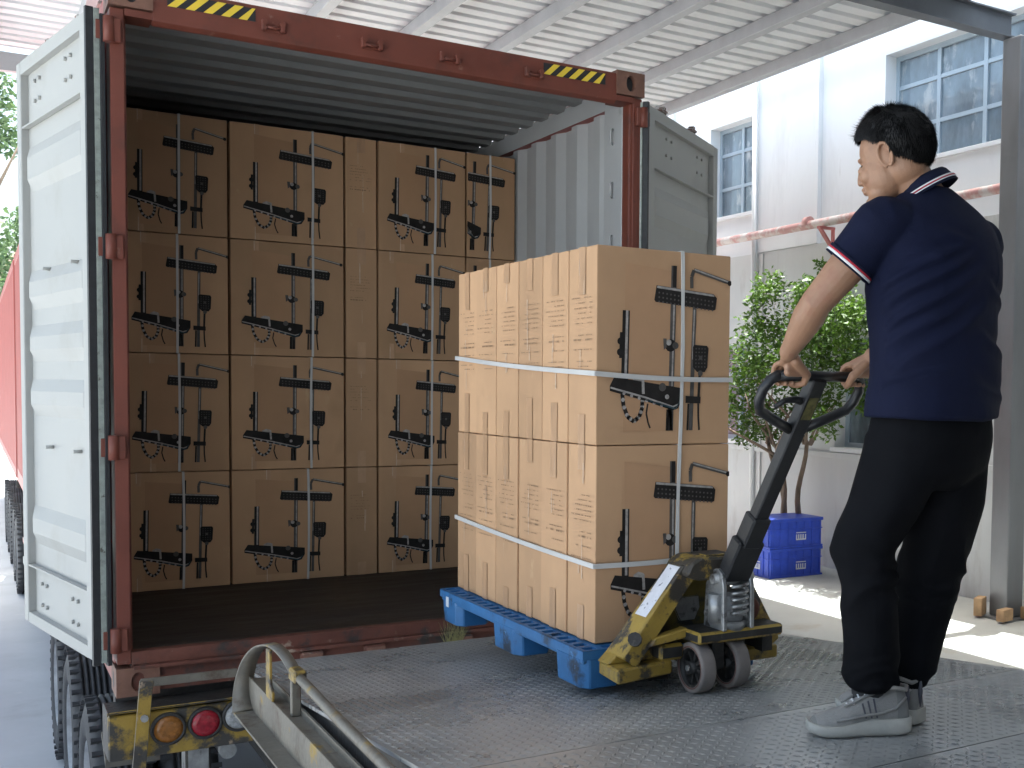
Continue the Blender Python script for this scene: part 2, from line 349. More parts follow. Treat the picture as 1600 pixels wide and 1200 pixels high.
b = MB(); b.box((-3.2, 2.22, ZR - .36), (7.6, 2.36, ZR - .345)); b.box((-3.2, 2.22, ZR - .15), (7.6, 2.36, ZR - .136)); b.box((-3.2, 2.28, ZR - .345), (7.6, 2.30, ZR - .15))
b.build('girder', girdm, cn)
b = MB(); b.box((-3.2, YR0 + .1, ZR - .36), (7.6, YR0 + .24, ZR - .135)); b.build('girder', girdm, cn)
def column(x, y, label):
    c = thing('steel_column', label, 'column', (x, y, ZY), 0, 'steel columns holding up the canopy')
    b = MB(); b.box((x - .11, y - .11, ZY + .02), (x + .11, y + .11, ZR - .37), poste, .012, seg=2); b.build('post', None, c)
    b = MB(); b.box((x - .19, y - .19, ZY), (x + .19, y + .19, ZY + .02), poste)
    for sx in (-1, 1):
        for sy in (-1, 1): b.cyl((x + sx * .15, y + sy * .15, ZY + .02), (x + sx * .15, y + sy * .15, ZY + .05), .014, poste, 6)
    b.build('base_plate', None, c); return c
column(7.63, 2.2, 'tall grey square steel column standing at the right edge of the photo')
column(7.63, YR0 + .1, 'grey square steel column at the near end of the canopy')
for i, (x, y, r_, l) in enumerate([(7.42, 2.02, .2, 'brown wooden block at the left front of the steel column base'), (7.72, 1.98, -.15, 'brown wooden block at the right front of the steel column base'), (7.43, 2.34, .5, 'upright brown wooden block left behind the steel column base')]):
    t = MB(); t.box((-.085, -.04, 0), (.085, .04, .11 + .06 * (i == 2)), None, .004)
    o = t.build('wooden_block', woodb); o.location = (x, y, ZY + .021); o.rotation_euler = (0, 0, r_)
    tag(o, l, 'wooden block', 'wooden blocks round the foot of the column')

# ---- blue crates
def crate(z, label, zr):
    c = thing('plastic_crate', label, 'crate', (7.32, 5.32, z), zr, 'stacked blue plastic crates')
    hx, hy, H = .36, .25, .335; b = MB(); b.box((-hx, -hy, .01), (hx, hy, H - .01), bluec, .012)
    for z0, z1, o_ in ((0, .022, .012), (H - .035, H, .014), (H * .62, H * .65, .01)):
        b.box((-hx - o_, -hy - o_, z0), (hx + o_, hy + o_, z1), bluec, .004)
    for k in range(7):
        x = -hx + .03 + k * (2 * hx - .06) / 6
        for s in (-1, 1): b.box((x - .006, s * hy, .02), (x + .006, s * (hy + .011), H - .036), bluec)
    for k in range(5):
        y = -hy + .03 + k * (2 * hy - .06) / 4
        for s in (-1, 1): b.box((s * hx, y - .006, .02), (s * (hx + .011), y + .006, H - .036), bluec)
    o = b.build('crate_body', None, c); o.matrix_parent_inverse = Matrix.Identity(4)
    b = MB()
    for (u0, u1, v0, v1) in ((-.07, .07, .085, .1), (-.07, -.055, .1, .15), (-.04, -.025, .1, .15), (-.01, .005, .1, .15), (.02, .035, .1, .15), (.055, .07, .1, .15), (-.07, .07, .165, .175)):
        b.box((u0 + .06, -hy - .0115, v0), (u1 + .06, -hy - .013, v1), whitem); b.box((-hx - .0115, u0 * .9, v0), (-hx - .013, u1 * .9, v1), whitem)
    o = b.build('printed_mark', None, c); o.matrix_parent_inverse = Matrix.Identity(4)
crate(ZY, 'blue plastic crate on the ground, lower of the two by the tree', -.02)
crate(ZY + .337, 'blue plastic crate stacked on top of another at the tree foot', -.035)

# ---- unseen shed added behind the camera to block front light
wh = thing('unseen_warehouse', 'unseen grey shed with wide open gate, added to block light from behind the camera', 'building', (4, -9, ZL))
b = MB(); b.box((-1.5, -7.6, ZL), (.2, -7.3, 5.2)); b.box((4.6, -7.6, ZL), (14, -7.3, 5.2)); b.box((.2, -7.59, 3.4), (4.6, -7.31, 5.2)); b.build('wall', mat('shed_wall', (.22, .22, .23), .8, var=.1), wh)
b = MB(); b.box((-1.5, -16, -.2), (14, -7.61, .19)); b.build('floor', conc, wh)
b = MB(); b.box((-1.5, -16, 5.0), (14, -7.61, 5.19)); b.build('roof', girdm, wh)
b = MB(); b.box((-1.5, -16.2, -.2), (14, -16.01, 5.2)); b.box((-1.7, -16.2, ZL), (-1.51, -7.61, 5.2)); b.build('rear_wall', MATS['shed_wall'], wh)

# ---- trees
def leafcrown(b, clumps, nleaf, size, m, sq=1.0):
    k = b.mi(m)
    for (c, rad) in clumps:
        c = Vector(c)
        for _ in range(int(nleaf * rad ** 1.6 * 10)):
            v = Vector((random.gauss(0, 1), random.gauss(0, 1), random.gauss(0, 1))).normalized() * rad * (random.random() ** .45)
            v.z *= sq; p = c + v; s_ = size * random.uniform(.6, 1.3)
            d = (Vector((random.gauss(0, 1), random.gauss(0, 1), random.gauss(0, .6) - .35))).normalized(); n = d.orthogonal(); n.rotate(Matrix.Rotation(random.random() * 6.28, 3, d)); n.normalize()
            q = [b.bm.verts.new(x) for x in (p, p + d * s_ * .5 + n * s_ * .24, p + d * s_, p + d * s_ * .5 - n * s_ * .24)]
            f = b.bm.faces.new(q); f.material_index = k
def courtyard_tree():
    t = thing('small_tree', 'small leafy green tree with twisted trunk behind the blue crates', 'tree', (7.7, 5.6, ZY))
    random.seed(21); X0, Y0 = 7.7, 5.62
    b = MB(); base = Vector((X0, Y0, ZY)); ends = []
    for (dx, dy, h, w_) in ((.0, .0, 1.0, .0), (-.05, -.03, .8, 1.6), (.05, .03, .9, 3.1)):
        pts = []; rs = []
        for i in range(12):
            u = i / 11; pts.append(base + Vector((dx + .05 * math.sin(u * 9 + w_) - .2 * u * (1 if w_ else .3), dy + .05 * math.cos(u * 8 + w_) + .35 * u * (w_ - 1.5) / 2, u * 1.5 * (1 if h == 1 else h * 1.1)))); rs.append(.045 - .02 * u)
        b.tube(pts, rs, bark, 8); ends.append(pts[-1])
    for e in ends:
        for k in range(5):
            d = Vector((random.uniform(-1, .7), random.uniform(-1.3, 1.1), random.uniform(.5, 1.3))); d.normalize(); L = random.uniform(.6, 1.25)
            pts = [e + d * L * u + Vector((.05 * math.sin(u * 5 + k), .05 * math.cos(u * 4 + k), 0)) for u in (0, .25, .5, .75, 1)]
            b.tube(pts, [.022, .018, .014, .009, .005], bark, 6)
    b.build('trunk', None, t)
    b = MB(); cl = []
    # outline points measured along y (towards the camera is smaller) and z
    for (y, z, r_) in ((6.6, 1.0, .34), (6.3, 1.45, .42), (6.75, 1.35, .3), (6.1, 1.85, .40), (6.5, 1.9, .3), (5.8, 1.45, .42), (5.5, 1.85, .38), (5.7, 2.2, .30), (6.05, 2.35, .24), (5.25, 1.45, .36),
                       (5.0, 1.75, .36), (4.8, 1.3, .26), (4.7, 2.0, .30), (5.3, 2.25, .2), (6.2, .85, .3), (5.9, 1.0, .3), (6.55, .62, .22), (5.2, .95, .2), (4.5, 1.55, .28), (4.4, 1.95, .2), (4.9, .75, .18), (4.2, 1.5, .2), (5.45, 2.55, .12), (6.45, 2.25, .15), (4.6, 1.0, .16), (6.05, .55, .18)):
        cl.append(((X0 + random.uniform(-.38, .2) - .05, y - .3, z), r_))
    leafcrown(b, cl, 330, .068, leafm)
    b.build('crown', None, t, recalc=False)
courtyard_tree()
def far_tree(x, y, h, r_, seed, label):
    random.seed(seed); t = thing('broadleaf_tree', label, 'tree', (x, y, ZL), 0, 'tall trees far beyond the parked container')
    b = MB(); b.tube([(x, y, ZL), (x + .1, y, ZL + h * .3), (x - .1, y, ZL + h * .6)], [.35, .28, .14], bark, 8)
    for k in range(7):
        a = k * .9; b.tube([(x, y, ZL + h * (.3 + .04 * k)), (x + math.cos(a) * r_ * .6, y + math.sin(a) * r_ * .6, ZL + h * (.5 + .05 * k))], [.12, .03], bark, 6)
    b.build('trunk', None, t)
    b = MB(); cl = []
    for k in range(46):
        a = random.random() * 6.28; zz = random.uniform(.22, 1); rr = r_ * math.sin(min(1, (1.08 - zz) * 1.6) * 1.57) * random.uniform(.45, 1)
        cl.append(((x + math.cos(a) * rr, y + math.sin(a) * rr, ZL + h * zz), random.uniform(.6, 1.15)))
    leafcrown(b, cl, 26, .3, leafd); b.build('crown', None, t, recalc=False)
far_tree(-.6, 47, 14.2, 4.4, 3, 'tall rounded tree furthest to the left behind the open white door')
far_tree(3.6, 56, 11, 4.4, 4, 'tall tree behind the red container side, right of the leftmost tree')
far_tree(-8, 50, 15, 4.8, 5, 'tall tree left of the lane beyond the canopy')

# ================================================================= CONTAINER
CW0, CW1, CT, CB, CL = -.049, 2.389, 2.736, -.17, 12.1
ct = thing('shipping_container', 'rust-red high-cube shipping container, rear doors open, half full of cartons', 'container', (1.17, 0, CB))
def corr(b, f, L, pitch, depth, flat=.36, m=None, thick=.0):
    """f(s, d, side) -> 3D; trapezoid corrugation along s"""
    pr = [(0, 0)]; s_ = 0
    while s_ < L:
        for (u, d) in ((flat, 0), (.5, depth), (.5 + flat, depth), (1, 0)):
            if s_ + u * pitch <= L: pr.append((s_ + u * pitch, d))
        s_ += pitch
    pr.append((L, pr[-1][1])); k = b.mi(m) if m else 0
    a = [b.bm.verts.new(f(s, d, 0)) for s, d in pr]; c = [b.bm.verts.new(f(s, d, 1)) for s, d in pr]
    for i in range(len(pr) - 1):
        F = b.bm.faces.new((a[i], a[i + 1], c[i + 1], c[i])); F.material_index = k
def side_wall(x, sgn, mname):
    b = MB(); z0, z1 = -.03, 2.62
    # inner skin (grey) and outer skin (red), 3 mm apart
    corr(b, lambda s, d, e: (x + sgn * d, .12 + s, (z0, z1)[e]), CL - .24, .278, .034, .26, wallm)
    corr(b, lambda s, d, e: (x + sgn * (d + .003), .12 + s, (z0, z1)[e]), CL - .24, .278, .034, .26, redb)
    b.build('side_wall', None, ct, recalc=False)
side_wall(2.349, 1, '')
side_wall(-.009, -1, '')
b = MB()
for x in (CW0, 2.32):
    b.box((x, .12, 2.605), (x + .069, CL - .12, CT - .02), redb, .004)
    b.box((x, .12, CB + .012), (x + .069, CL - .12, -.002), redb, .004)
b.build('side_rails', None, ct)
b = MB()
for x0, x1 in ((2.318, 2.3195), (.0205, .022)): b.box((x0, .15, 2.60), (x1, CL - .2, 2.71), wallm)
# plywood/steel lining strip with lashing details along the right wall near the door
b.box((2.325, .10, .0), (2.348, .30, 2.62), wallm, .004)
for k in range(9): b.tube([(2.322, .2, .25 + k * .28), (2.305, .19, .24 + k * .28), (2.305, .19, .18 + k * .28), (2.322, .2, .17 + k * .28)], .006, wallm, 6)
b.build('inner_lining', None, ct)
b = MB(); corr(b, lambda s, d, e: ((.02, 2.32)[e], .12 + s, 2.695 + d), CL - .24, .22, .026, .42, roofin)
b.box((.02, .12, 2.722), (2.32, CL - .12, 2.73), redb); b.build('roof_panel', None, ct, recalc=False)
b = MB(); b.box((-.0, .06, -.045), (2.345, CL - .1, 0), plyfl); b.build('floor', None, ct)
b = MB(); b.box((.0, CL - .12, 0), (2.34, CL - .05, 2.7), wallm); b.box((CW0, CL - .05, CB), (CW1, CL, CT), redb); b.build('front_wall', None, ct)
# corner posts
for s, x in ((1, CW0), (-1, CW1)):
    b = MB()
    poly = [(0, 0), (.052, 0), (.052, .03), (.060, .03), (.060, .135), (.0, .135)]
    f = lambda z: (lambda a, c: (x + s * a, c + .004, z))
    b.prism(poly, f(-.045), f(2.615), redp, .003)
    b.build('corner_post', None, ct)
    # hinge knuckles
    for z in (.01, .80, 1.61, 2.47):
        g = MB(); xo = x - s * .012
        g.cyl((x - s * .004, -.010, z), (x - s * .004, -.010, z + .10), .021, redp, 14); g.box((x - s * .004, -.018, z + .002), (x + s * .040, .004, z + .098), redp, .004); g.box((x - s * .05, .004, z + .012), (x - s * .01, .016, z + .088), redp, .003); g.build('hinge', None, ct)
# header
b = MB(); poly = [(-.004, 2.585), (-.004, 2.722), (.03, 2.734), (.12, 2.734), (.12, 2.60), (.035, 2.60), (.035, 2.572), (.02, 2.572)]
b.prism(poly, lambda a, c: (.105, a, c), lambda a, c: (2.235, a, c), redp, .002)
b.box((.004, -.002, 2.588), (.106, .12, 2.616), redp); b.box((2.234, -.002, 2.588), (2.336, .12, 2.616), redp)
hd = b.build('header', None, ct)
for xa, xb in ((.16, .50), (1.83, 2.17)):
    g = MB(); g.box((xa, -.0045, 2.654), (xb, -.0058, 2.708), hblk); n = 5; st = (xb - xa) / n
    for k in range(n):
        x0 = xa + k * st; q = [(x0, 2.654), (x0 + st * .5, 2.654), (min(x0 + st * .5 + .055, xb), 2.708), (min(x0 + .055, xb), 2.708)]
        g.prism(q, lambda a, c: (a, -.006, c), lambda a, c: (a, -.0068, c), hyel)
    g.build('hazard_stripe', None, hd)
for x in (.57, .99, 1.35, 1.775):
    g = MB(); g.box((x - .045, -.012, 2.622), (x + .045, -.0035, 2.632), redp, .002)
    for s in (-1, 1): g.box((x + s * .038 - .010, -.03, 2.622), (x + s * .038 + .010, -.004, 2.668), redp, .004); g.cyl((x + s * .036, -.032, 2.655), (x + s * .036, -.008, 2.655), .012, redp, 8)
    g.cyl((x - .03, -.022, 2.637), (x + .03, -.022, 2.637), .006, redp, 8); g.build('cam_keeper', None, hd)
# castings with oval holes
def casting(x, z, s):
    b = MB(); w_, h_, d_ = .162, .118, .178; x0 = x if s > 0 else x - w_
    o = 0.006
    # front face as a ring round an oval
    cx, cz = x0 + w_ / 2, z + h_ / 2; n = 24; outer = []; inner = []
    for k in range(n):
        a = 2 * math.pi * k / n; ca, sa = math.cos(a), math.sin(a); t_ = 1 / max(abs(ca), abs(sa))
        outer.append((cx + ca * t_ * w_ / 2, -.006 - o, cz + sa * t_ * h_ / 2)); inner.append((cx + .026 * ca * (1.0), -.006 - o, cz + .04 * sa))
    back = [(p[0], p[1] + .03, p[2]) for p in inner]
    vs, fs = b.add(outer + inner + back, [(k, (k + 1) % n, n + (k + 1) % n, n + k) for k in range(n)] + [(n + k, n + (k + 1) % n, 2 * n + (k + 1) % n, 2 * n + k) for k in range(n)], castm)
    vs, fs = b.add(back, [tuple(range(n))], rubber)  # dark back paints the shade inside the hole
    for (a, c) in (((x0, -.012, z), (x0, d_, z + h_)), ((x0 + w_, -.012, z), (x0 + w_, d_, z + h_))):
        xx = a[0]; b.add([(xx, -.012, z), (xx, d_, z), (xx, d_, z + h_), (xx, -.012, z + h_)], [(0, 1, 2, 3)], castm)
    for zz in (z, z + h_): b.add([(x0, -.012, zz), (x0 + w_, -.012, zz), (x0 + w_, d_, zz), (x0, d_, zz)], [(0, 1, 2, 3)], castm)
    b.add([(x0, d_, z), (x0 + w_, d_, z), (x0 + w_, d_, z + h_), (x0, d_, z + h_)], [(0, 1, 2, 3)], castm)
    # flat dark oval on the outer side, painting the shade of a hole
    xs = x0 - .0008 if s > 0 else x0 + w_ + .0008
    b.add([(xs, .085 + .022 * math.cos(2 * math.pi * k / 16), z + h_ / 2 + .036 * math.sin(2 * math.pi * k / 16)) for k in range(16)], [tuple(range(16))], rubber)
    b.build('corner_casting', None, ct, recalc=False)
for x, s in ((CW0 - .006, 1), (CW1 + .006, -1)):
    casting(x, CT - .114, s); casting(x, CB - .008, s)
# door sill
b = MB(); b.prism([(.0, -.05), (.0, .004), (.055, .004), (.06, -.05)], lambda a, c: (.004, a, c), lambda a, c: (2.336, a, c), rust, .002)
b.box((.0, .004, -.165), (2.34, .03, -.049), rust); b.prism([(-.022, -.066), (-.022, -.052), (.004, -.05), (.004, -.066)], lambda a, c: (.01, a, c), lambda a, c: (2.33, a, c), rust)
for x in (.72, 1.0, 1.42, 1.75): b.box((x - .05, -.035, -.115), (x + .05, .004, -.072), castm, .008)
b.build('door_sill', None, ct)
b = MB(); b.box((-.0, .06, CB + .012), (2.34, CL - .1, -.05), grim); b.build('understructure', None, ct)

# doors ------------------------------------------------------------
def door(hx, hy, ang, side):
    """door local frame: u along the door from hinge, v = outward normal (outer side), z up"""
    a = R(ang); d = Vector((side * math.cos(a), -math.sin(a), 0)); nin = Vector((side * math.sin(a), math.cos(a), 0))   # inner-face normal
    M = Matrix((d, nin, Vector((0, 0, 1)))).transposed().to_4x4(); M.translation = Vector((hx, hy, 0))
    flip = M.to_3x3().determinant() < 0
    W_, z0, z1, T = 1.16, -.03, 2.60, .045
    b = MB()
    def bx(p, q, m_, bev=0): b.box(p, q, m_, bev, M)
    fr = .10
    bx((0.03, -T, z0), (fr + .03, 0, z1), doorm, .004); bx((W_ - .07, -T, z0), (W_, 0, z1), doorm, .004)
    bx((fr + .03, -T + .002, z1 - .06), (W_ - .07, -.002, z1), doorm); bx((fr + .03, -T + .002, z0), (W_ - .07, -.002, z0 + .05), doorm)
    dr = b.build('door', None, ct)
    dr['label'] = 'white open container door on the ' + ('left' if side > 0 else 'right')
    # corrugated panel: horizontal swages seen from the inside
    b = MB(); zz = [(z0 + .05, -.030), (z0 + .27, -.030), (z0 + .272, -.034)]
    zs = [z0 + .36]; 
    for zc, hw_ in ((.44, .035), (1.04, .03), (1.29, .03), (1.54, .035), (2.10, .05)):
        zz += [(zc - hw_ - .055, -.034), (zc - hw_, -.012), (zc + hw_, -.012), (zc + hw_ + .055, -.034)]
    zz += [(z1 - .30, -.034), (z1 - .298, -.030), (z1 - .06, -.030)]
    u0, u1, ui = fr + .03, W_ - .07, .055
    rows = []
    for z, dd in zz:
        rows.append([b.bm.verts.new(M @ Vector(p)) for p in ((u0, -.034, z), (u0 + ui, dd, z), (u1 - ui, dd, z), (u1, -.034, z))])
    for r0, r1 in zip(rows, rows[1:]):
        for i in range(3): b.bm.faces.new((r0[i], r0[i + 1], r1[i + 1], r1[i]))
    b.mi(doorm)
    # ledges of the top and bottom bolt zones
    b.box((u0, -.030, z0 + .27), (u1, -.004, z0 + .278), doorm, 0, M); b.box((u0, -.030, z1 - .308), (u1, -.004, z1 - .30), doorm, 0, M)
    b.box((0.035, -T - .002, z0 + .01), (W_ - .01, -T + .006, z1 - .01), redb, 0, M)
    b.build('panel', None, dr, recalc=False)
    b = MB()
    for u in (.36, .44, .86, .94):
        for z in ((z0 + .10, z0 + .2) + (z1 - .2, z1 - .11)): b.cyl(M @ Vector((u, -.031, z)), M @ Vector((u, -.018, z)), .009, doorm, 8)
    for u in (.3, .74):
        for z in (1.62, .82): b.cyl(M @ Vector((u, -.036, z)), M @ Vector((u, -.0, z)), .008, doorm, 8)
    b.build('bolts', None, dr)
    # hinge edge: red strip, rubber gasket, steel retaining strip
    b = MB(); b.box((.018, -T + .004, z0 + .002), (.030, -.001, z1 - .002), redb, 0, M)
    b.box((-.004, -.016, z0 - .01), (.018, .012, z1 + .004), rubber, 0, M); b.box((-.010, -.036, z0), (.018, -.017, z1), gask, 0, M)
    b.box((-.022, -.052, z0 - .012), (.016, -.037, z1 - .02), rubber, 0, M)
    b.box((W_, -.038, z0), (W_ + .006, -.022, z1), rubber, 0, M); b.box((.03, -.036, z0 - .008), (W_, -.022, z0), rubber, 0, M)
    b.build('gasket', None, dr)
    for u in (.42, .90):
        b = MB(); b.cyl(M @ Vector((u, -.085, z0 + .0)), M @ Vector((u, -.085, z1 + .07)), .017, doorm, 10)
        for z in (z0 + .1, 1.0, 1.8, z1 - .1): b.box((u - .035, -.1, z), (u + .035, -T, z + .06), doorm, .004, M)
        b.box((u - .03, -.105, z1 + .05), (u + .045, -.06, z1 + .066), castm, .004, M); b.box((u + .018, -.11, z1 + .03), (u + .045, -.07, z1 + .09), castm, .006, M)
        b.box((u - .03, -.105, z0 - .02), (u + .045, -.06, z0), castm, .004, M)
        b.build('locking_rod', None, dr)
door(-.122, .012, 259.5, 1)
door(2.405, -.012, 218, -1)

# ================================================================= CARTONS
def face_print(kind, x0, w_, z0, h_, y, su=1.0, u_clip=0):
    """flat shower-set picture on a carton face that looks towards -y"""
    b = MB(); jr = random.Random(int(x0 * 977 + z0 * 3301)); ju, jv, jt = jr.uniform(-.012, .012), jr.uniform(-.012, .014), jr.uniform(-.012, .012); lay = [0]
    def P(u, v, e): return (x0 + min(.997, max(.003, u + ju + jt * (v - .5))) * w_, y - e, z0 + (1 - v - jv - jt * (u - .5) * w_ / h_) * h_)
    def poly(pts, m_, lv):
        if u_clip: pts = [(max(u, u_clip), v) for u, v in pts]
        e = .0006 + lv * .0005; b.add([P(u, v, e) for u, v in pts], [tuple(range(len(pts)))], m_)
    def line(pts, wd, m_, lv):
        hw = wd / 2
        for (a, c), (d, e_) in zip(pts, pts[1:]):
            if u_clip and min(a, d) < u_clip: continue
            dx, dy = (d - a) * w_, (e_ - c) * h_; L = math.hypot(dx, dy) or 1; nx, ny = -dy / L * hw, dx / L * hw
            poly([(a + nx / w_, c + ny / h_), (d + nx / w_, e_ + ny / h_), (d - nx / w_, e_ - ny / h_), (a - nx / w_, c - ny / h_)], m_, lv)
    def disc(u, v, r, m_, lv, n=12):
        if u_clip and u - r < u_clip: return
        poly([(u + r / w_ * math.cos(2 * math.pi * k / n), v + r / h_ * math.sin(2 * math.pi * k / n)) for k in range(n)], m_, lv)
    W = .0105
    poly([(.2, .08), (.56, .11), (.56, .93), (.2, .93)], inkt, 0)
    line([(.555, .08), (.545, .93)], .021, inkg, 1); line([(.559, .2), (.552, .70)], .006, inkc, 2)
    line([(.715, .27), (.70, .93)], .015, inkg, 1); line([(.713, .30), (.705, .56)], .005, inkc, 2)
    line([(.69, .19), (.688, .13), (.705, .095), (.985, .150)], .013, inkg, 1); line([(.71, .092), (.98, .146)], .005, inkc, 2)
    disc(.985, .152, .009, ink, 3)
    line([(.56, .08), (.558, .19)], .014, ink, 3)
    poly([(.425, .185), (.86, .215), (.885, .235), (.875, .296), (.86, .30), (.42, .27), (.41, .26)], ink, 3)
    poly([(.43, .187), (.86, .217), (.865, .228), (.428, .199)], inkc, 4)
    for i in range(15):
        for j in range(3): disc(.445 + i * .029, .222 + i * .0023 + j * .023, .0035, inkg, 4, 5)
    line([(.21, .32), (.205, .70)], .026, ink, 1); line([(.216, .32), (.211, .66)], .009, inkc, 2)
    line([(.178, .43), (.174, .56)], .011, ink, 1); disc(.172, .475, .012, ink, 2); disc(.170, .53, .012, ink, 2)
    poly([(.265, .66), (.30, .645), (.34, .655), (.345, .70), (.27, .70)], inkc, 1)
    poly([(.13, .655), (.63, .71), (.63, .77), (.60, .815), (.56, .825), (.35, .775), (.10, .725), (.10, .70)], ink, 3)
    poly([(.105, .704), (.35, .752), (.56, .802), (.60, .79), (.60, .797), (.56, .811), (.35, .762), (.104, .713)], inkc, 4)
    poly([(.36, .765), (.58, .812), (.61, .775), (.61, .785), (.58, .822), (.36, .775)], inkblue, 5)
    for k in range(6): disc(.20 + k * .055, .737 + k * .0125, .006, inkc, 5, 6)
    line([(.335, .66), (.34, .74)], .01, inkc, 4); disc(.48, .705, .014, inkg, 4); disc(.515, .755, .008, inkc, 5)
    hp = [(.19, .74), (.20, .80), (.23, .855), (.275, .88), (.315, .855), (.335, .81), (.335, .77)]
    line(hp, .014, ink, 1)
    for i in range(len(hp) - 1):
        for t_ in (.15, .5, .85): disc(hp[i][0] * (1 - t_) + hp[i + 1][0] * t_, hp[i][1] * (1 - t_) + hp[i + 1][1] * t_, .0075, inkc if (i + int(t_ * 3)) % 2 else ink, 2, 6)
    line([(.375, .79), (.365, .84), (.38, .89), (.395, .915)], .006, ink, 1)
    line([(.525, .82), (.522, .93)], .012, ink, 1); line([(.545, .82), (.55, .93)], .010, ink, 1)
    disc(.535, .49, .021, ink, 3); disc(.522, .475, .01, inkc, 4); poly([(.48, .455), (.505, .455), (.505, .50), (.485, .515)], inkg, 4); disc(.572, .49, .012, inkg, 4)
    hs = [(.715, .483), (.815, .487), (.826, .50), (.82, .60), (.80, .625), (.74, .625), (.708, .60), (.705, .495)]
    poly(hs, ink, 3)
    for i in range(4):
        for j in range(6): disc(.73 + i * .023, .503 + j * .019, .0028, inkg, 4, 5)
    disc(.765, .55, .007, inkg, 5, 8); disc(.765, .632, .010, inkg, 4)
    line([(.762, .63), (.755, .76)], .010, ink, 3); poly([(.655, .75), (.77, .755), (.77, .79), (.655, .787)], ink, 4)
    line([(.755, .79), (.757, .86), (.765, .93)], .007, ink, 1); line([(.68, .79), (.675, .93)], .008, ink, 1)
    return b
def side_text(seed, along, fix, a0, aw, z0, h_, top_off=.0, rows=11):
    """small illegible print lines on a carton's narrow face; along: 'x' faces -y, 'y' faces -x"""
    rr = random.Random(seed); b = MB()
    def rect(a, c, z, zh, m_, e=.0010):
        if along == 'x': b.add([(a, fix - e, z), (c, fix - e, z), (c, fix - e, z + zh), (a, fix - e, z + zh)], [(0, 1, 2, 3)], m_)
        else: b.add([(fix - e, a, z), (fix - e, c, z), (fix - e, c, z + zh), (fix - e, a, z + zh)], [(0, 1, 2, 3)], m_)
    zz = z0 + h_ * (.74 - top_off)
    for k in range(rows):
        a = a0 + aw * .14; end = a0 + aw * rr.uniform(.55, .88); step = .0165 if k != 7 else .03
        while a < end:
            L = rr.uniform(.003, .012)
            if rr.random() < .72: rect(a, min(a + L, end), zz, .0032 if k != 7 else .006, inkb)
            a += L + rr.uniform(.0015, .005)
        zz -= step if k not in (5, 8) else .038
    return b
def tape_strips(seed, along, fix, a0, aw, z0, h_):
    rr = random.Random(seed); b = MB()
    def rect(a, c, z, z1, m_, e):
        wob = [rr.uniform(-.0015, .0015) for _ in range(4)]
        P = lambda q, zq: (q, fix - e, zq) if along == 'x' else (fix - e, q, zq)
        b.add([P(a + wob[0], z), P(c + wob[1], z), P(c + wob[2], z1), P(a + wob[3], z1)], [(0, 1, 2, 3)], m_)
    mid = a0 + aw * .5; tw = .024
    rect(mid - tw, mid + tw, z0 + h_ - rr.uniform(.07, .16), z0 + h_ - .001, tape, .0006); rect(mid - tw, mid + tw, z0 + .001, z0 + rr.uniform(.07, .17), tape, .0006)
    for k in range(3):
        q = mid + rr.uniform(-.02, .02); zt = z0 + h_ * rr.uniform(.3, .95); rect(q, q + rr.uniform(.0015, .004), zt - rr.uniform(.03, .14), zt, tapew, .0014)
    return b
CH = .637
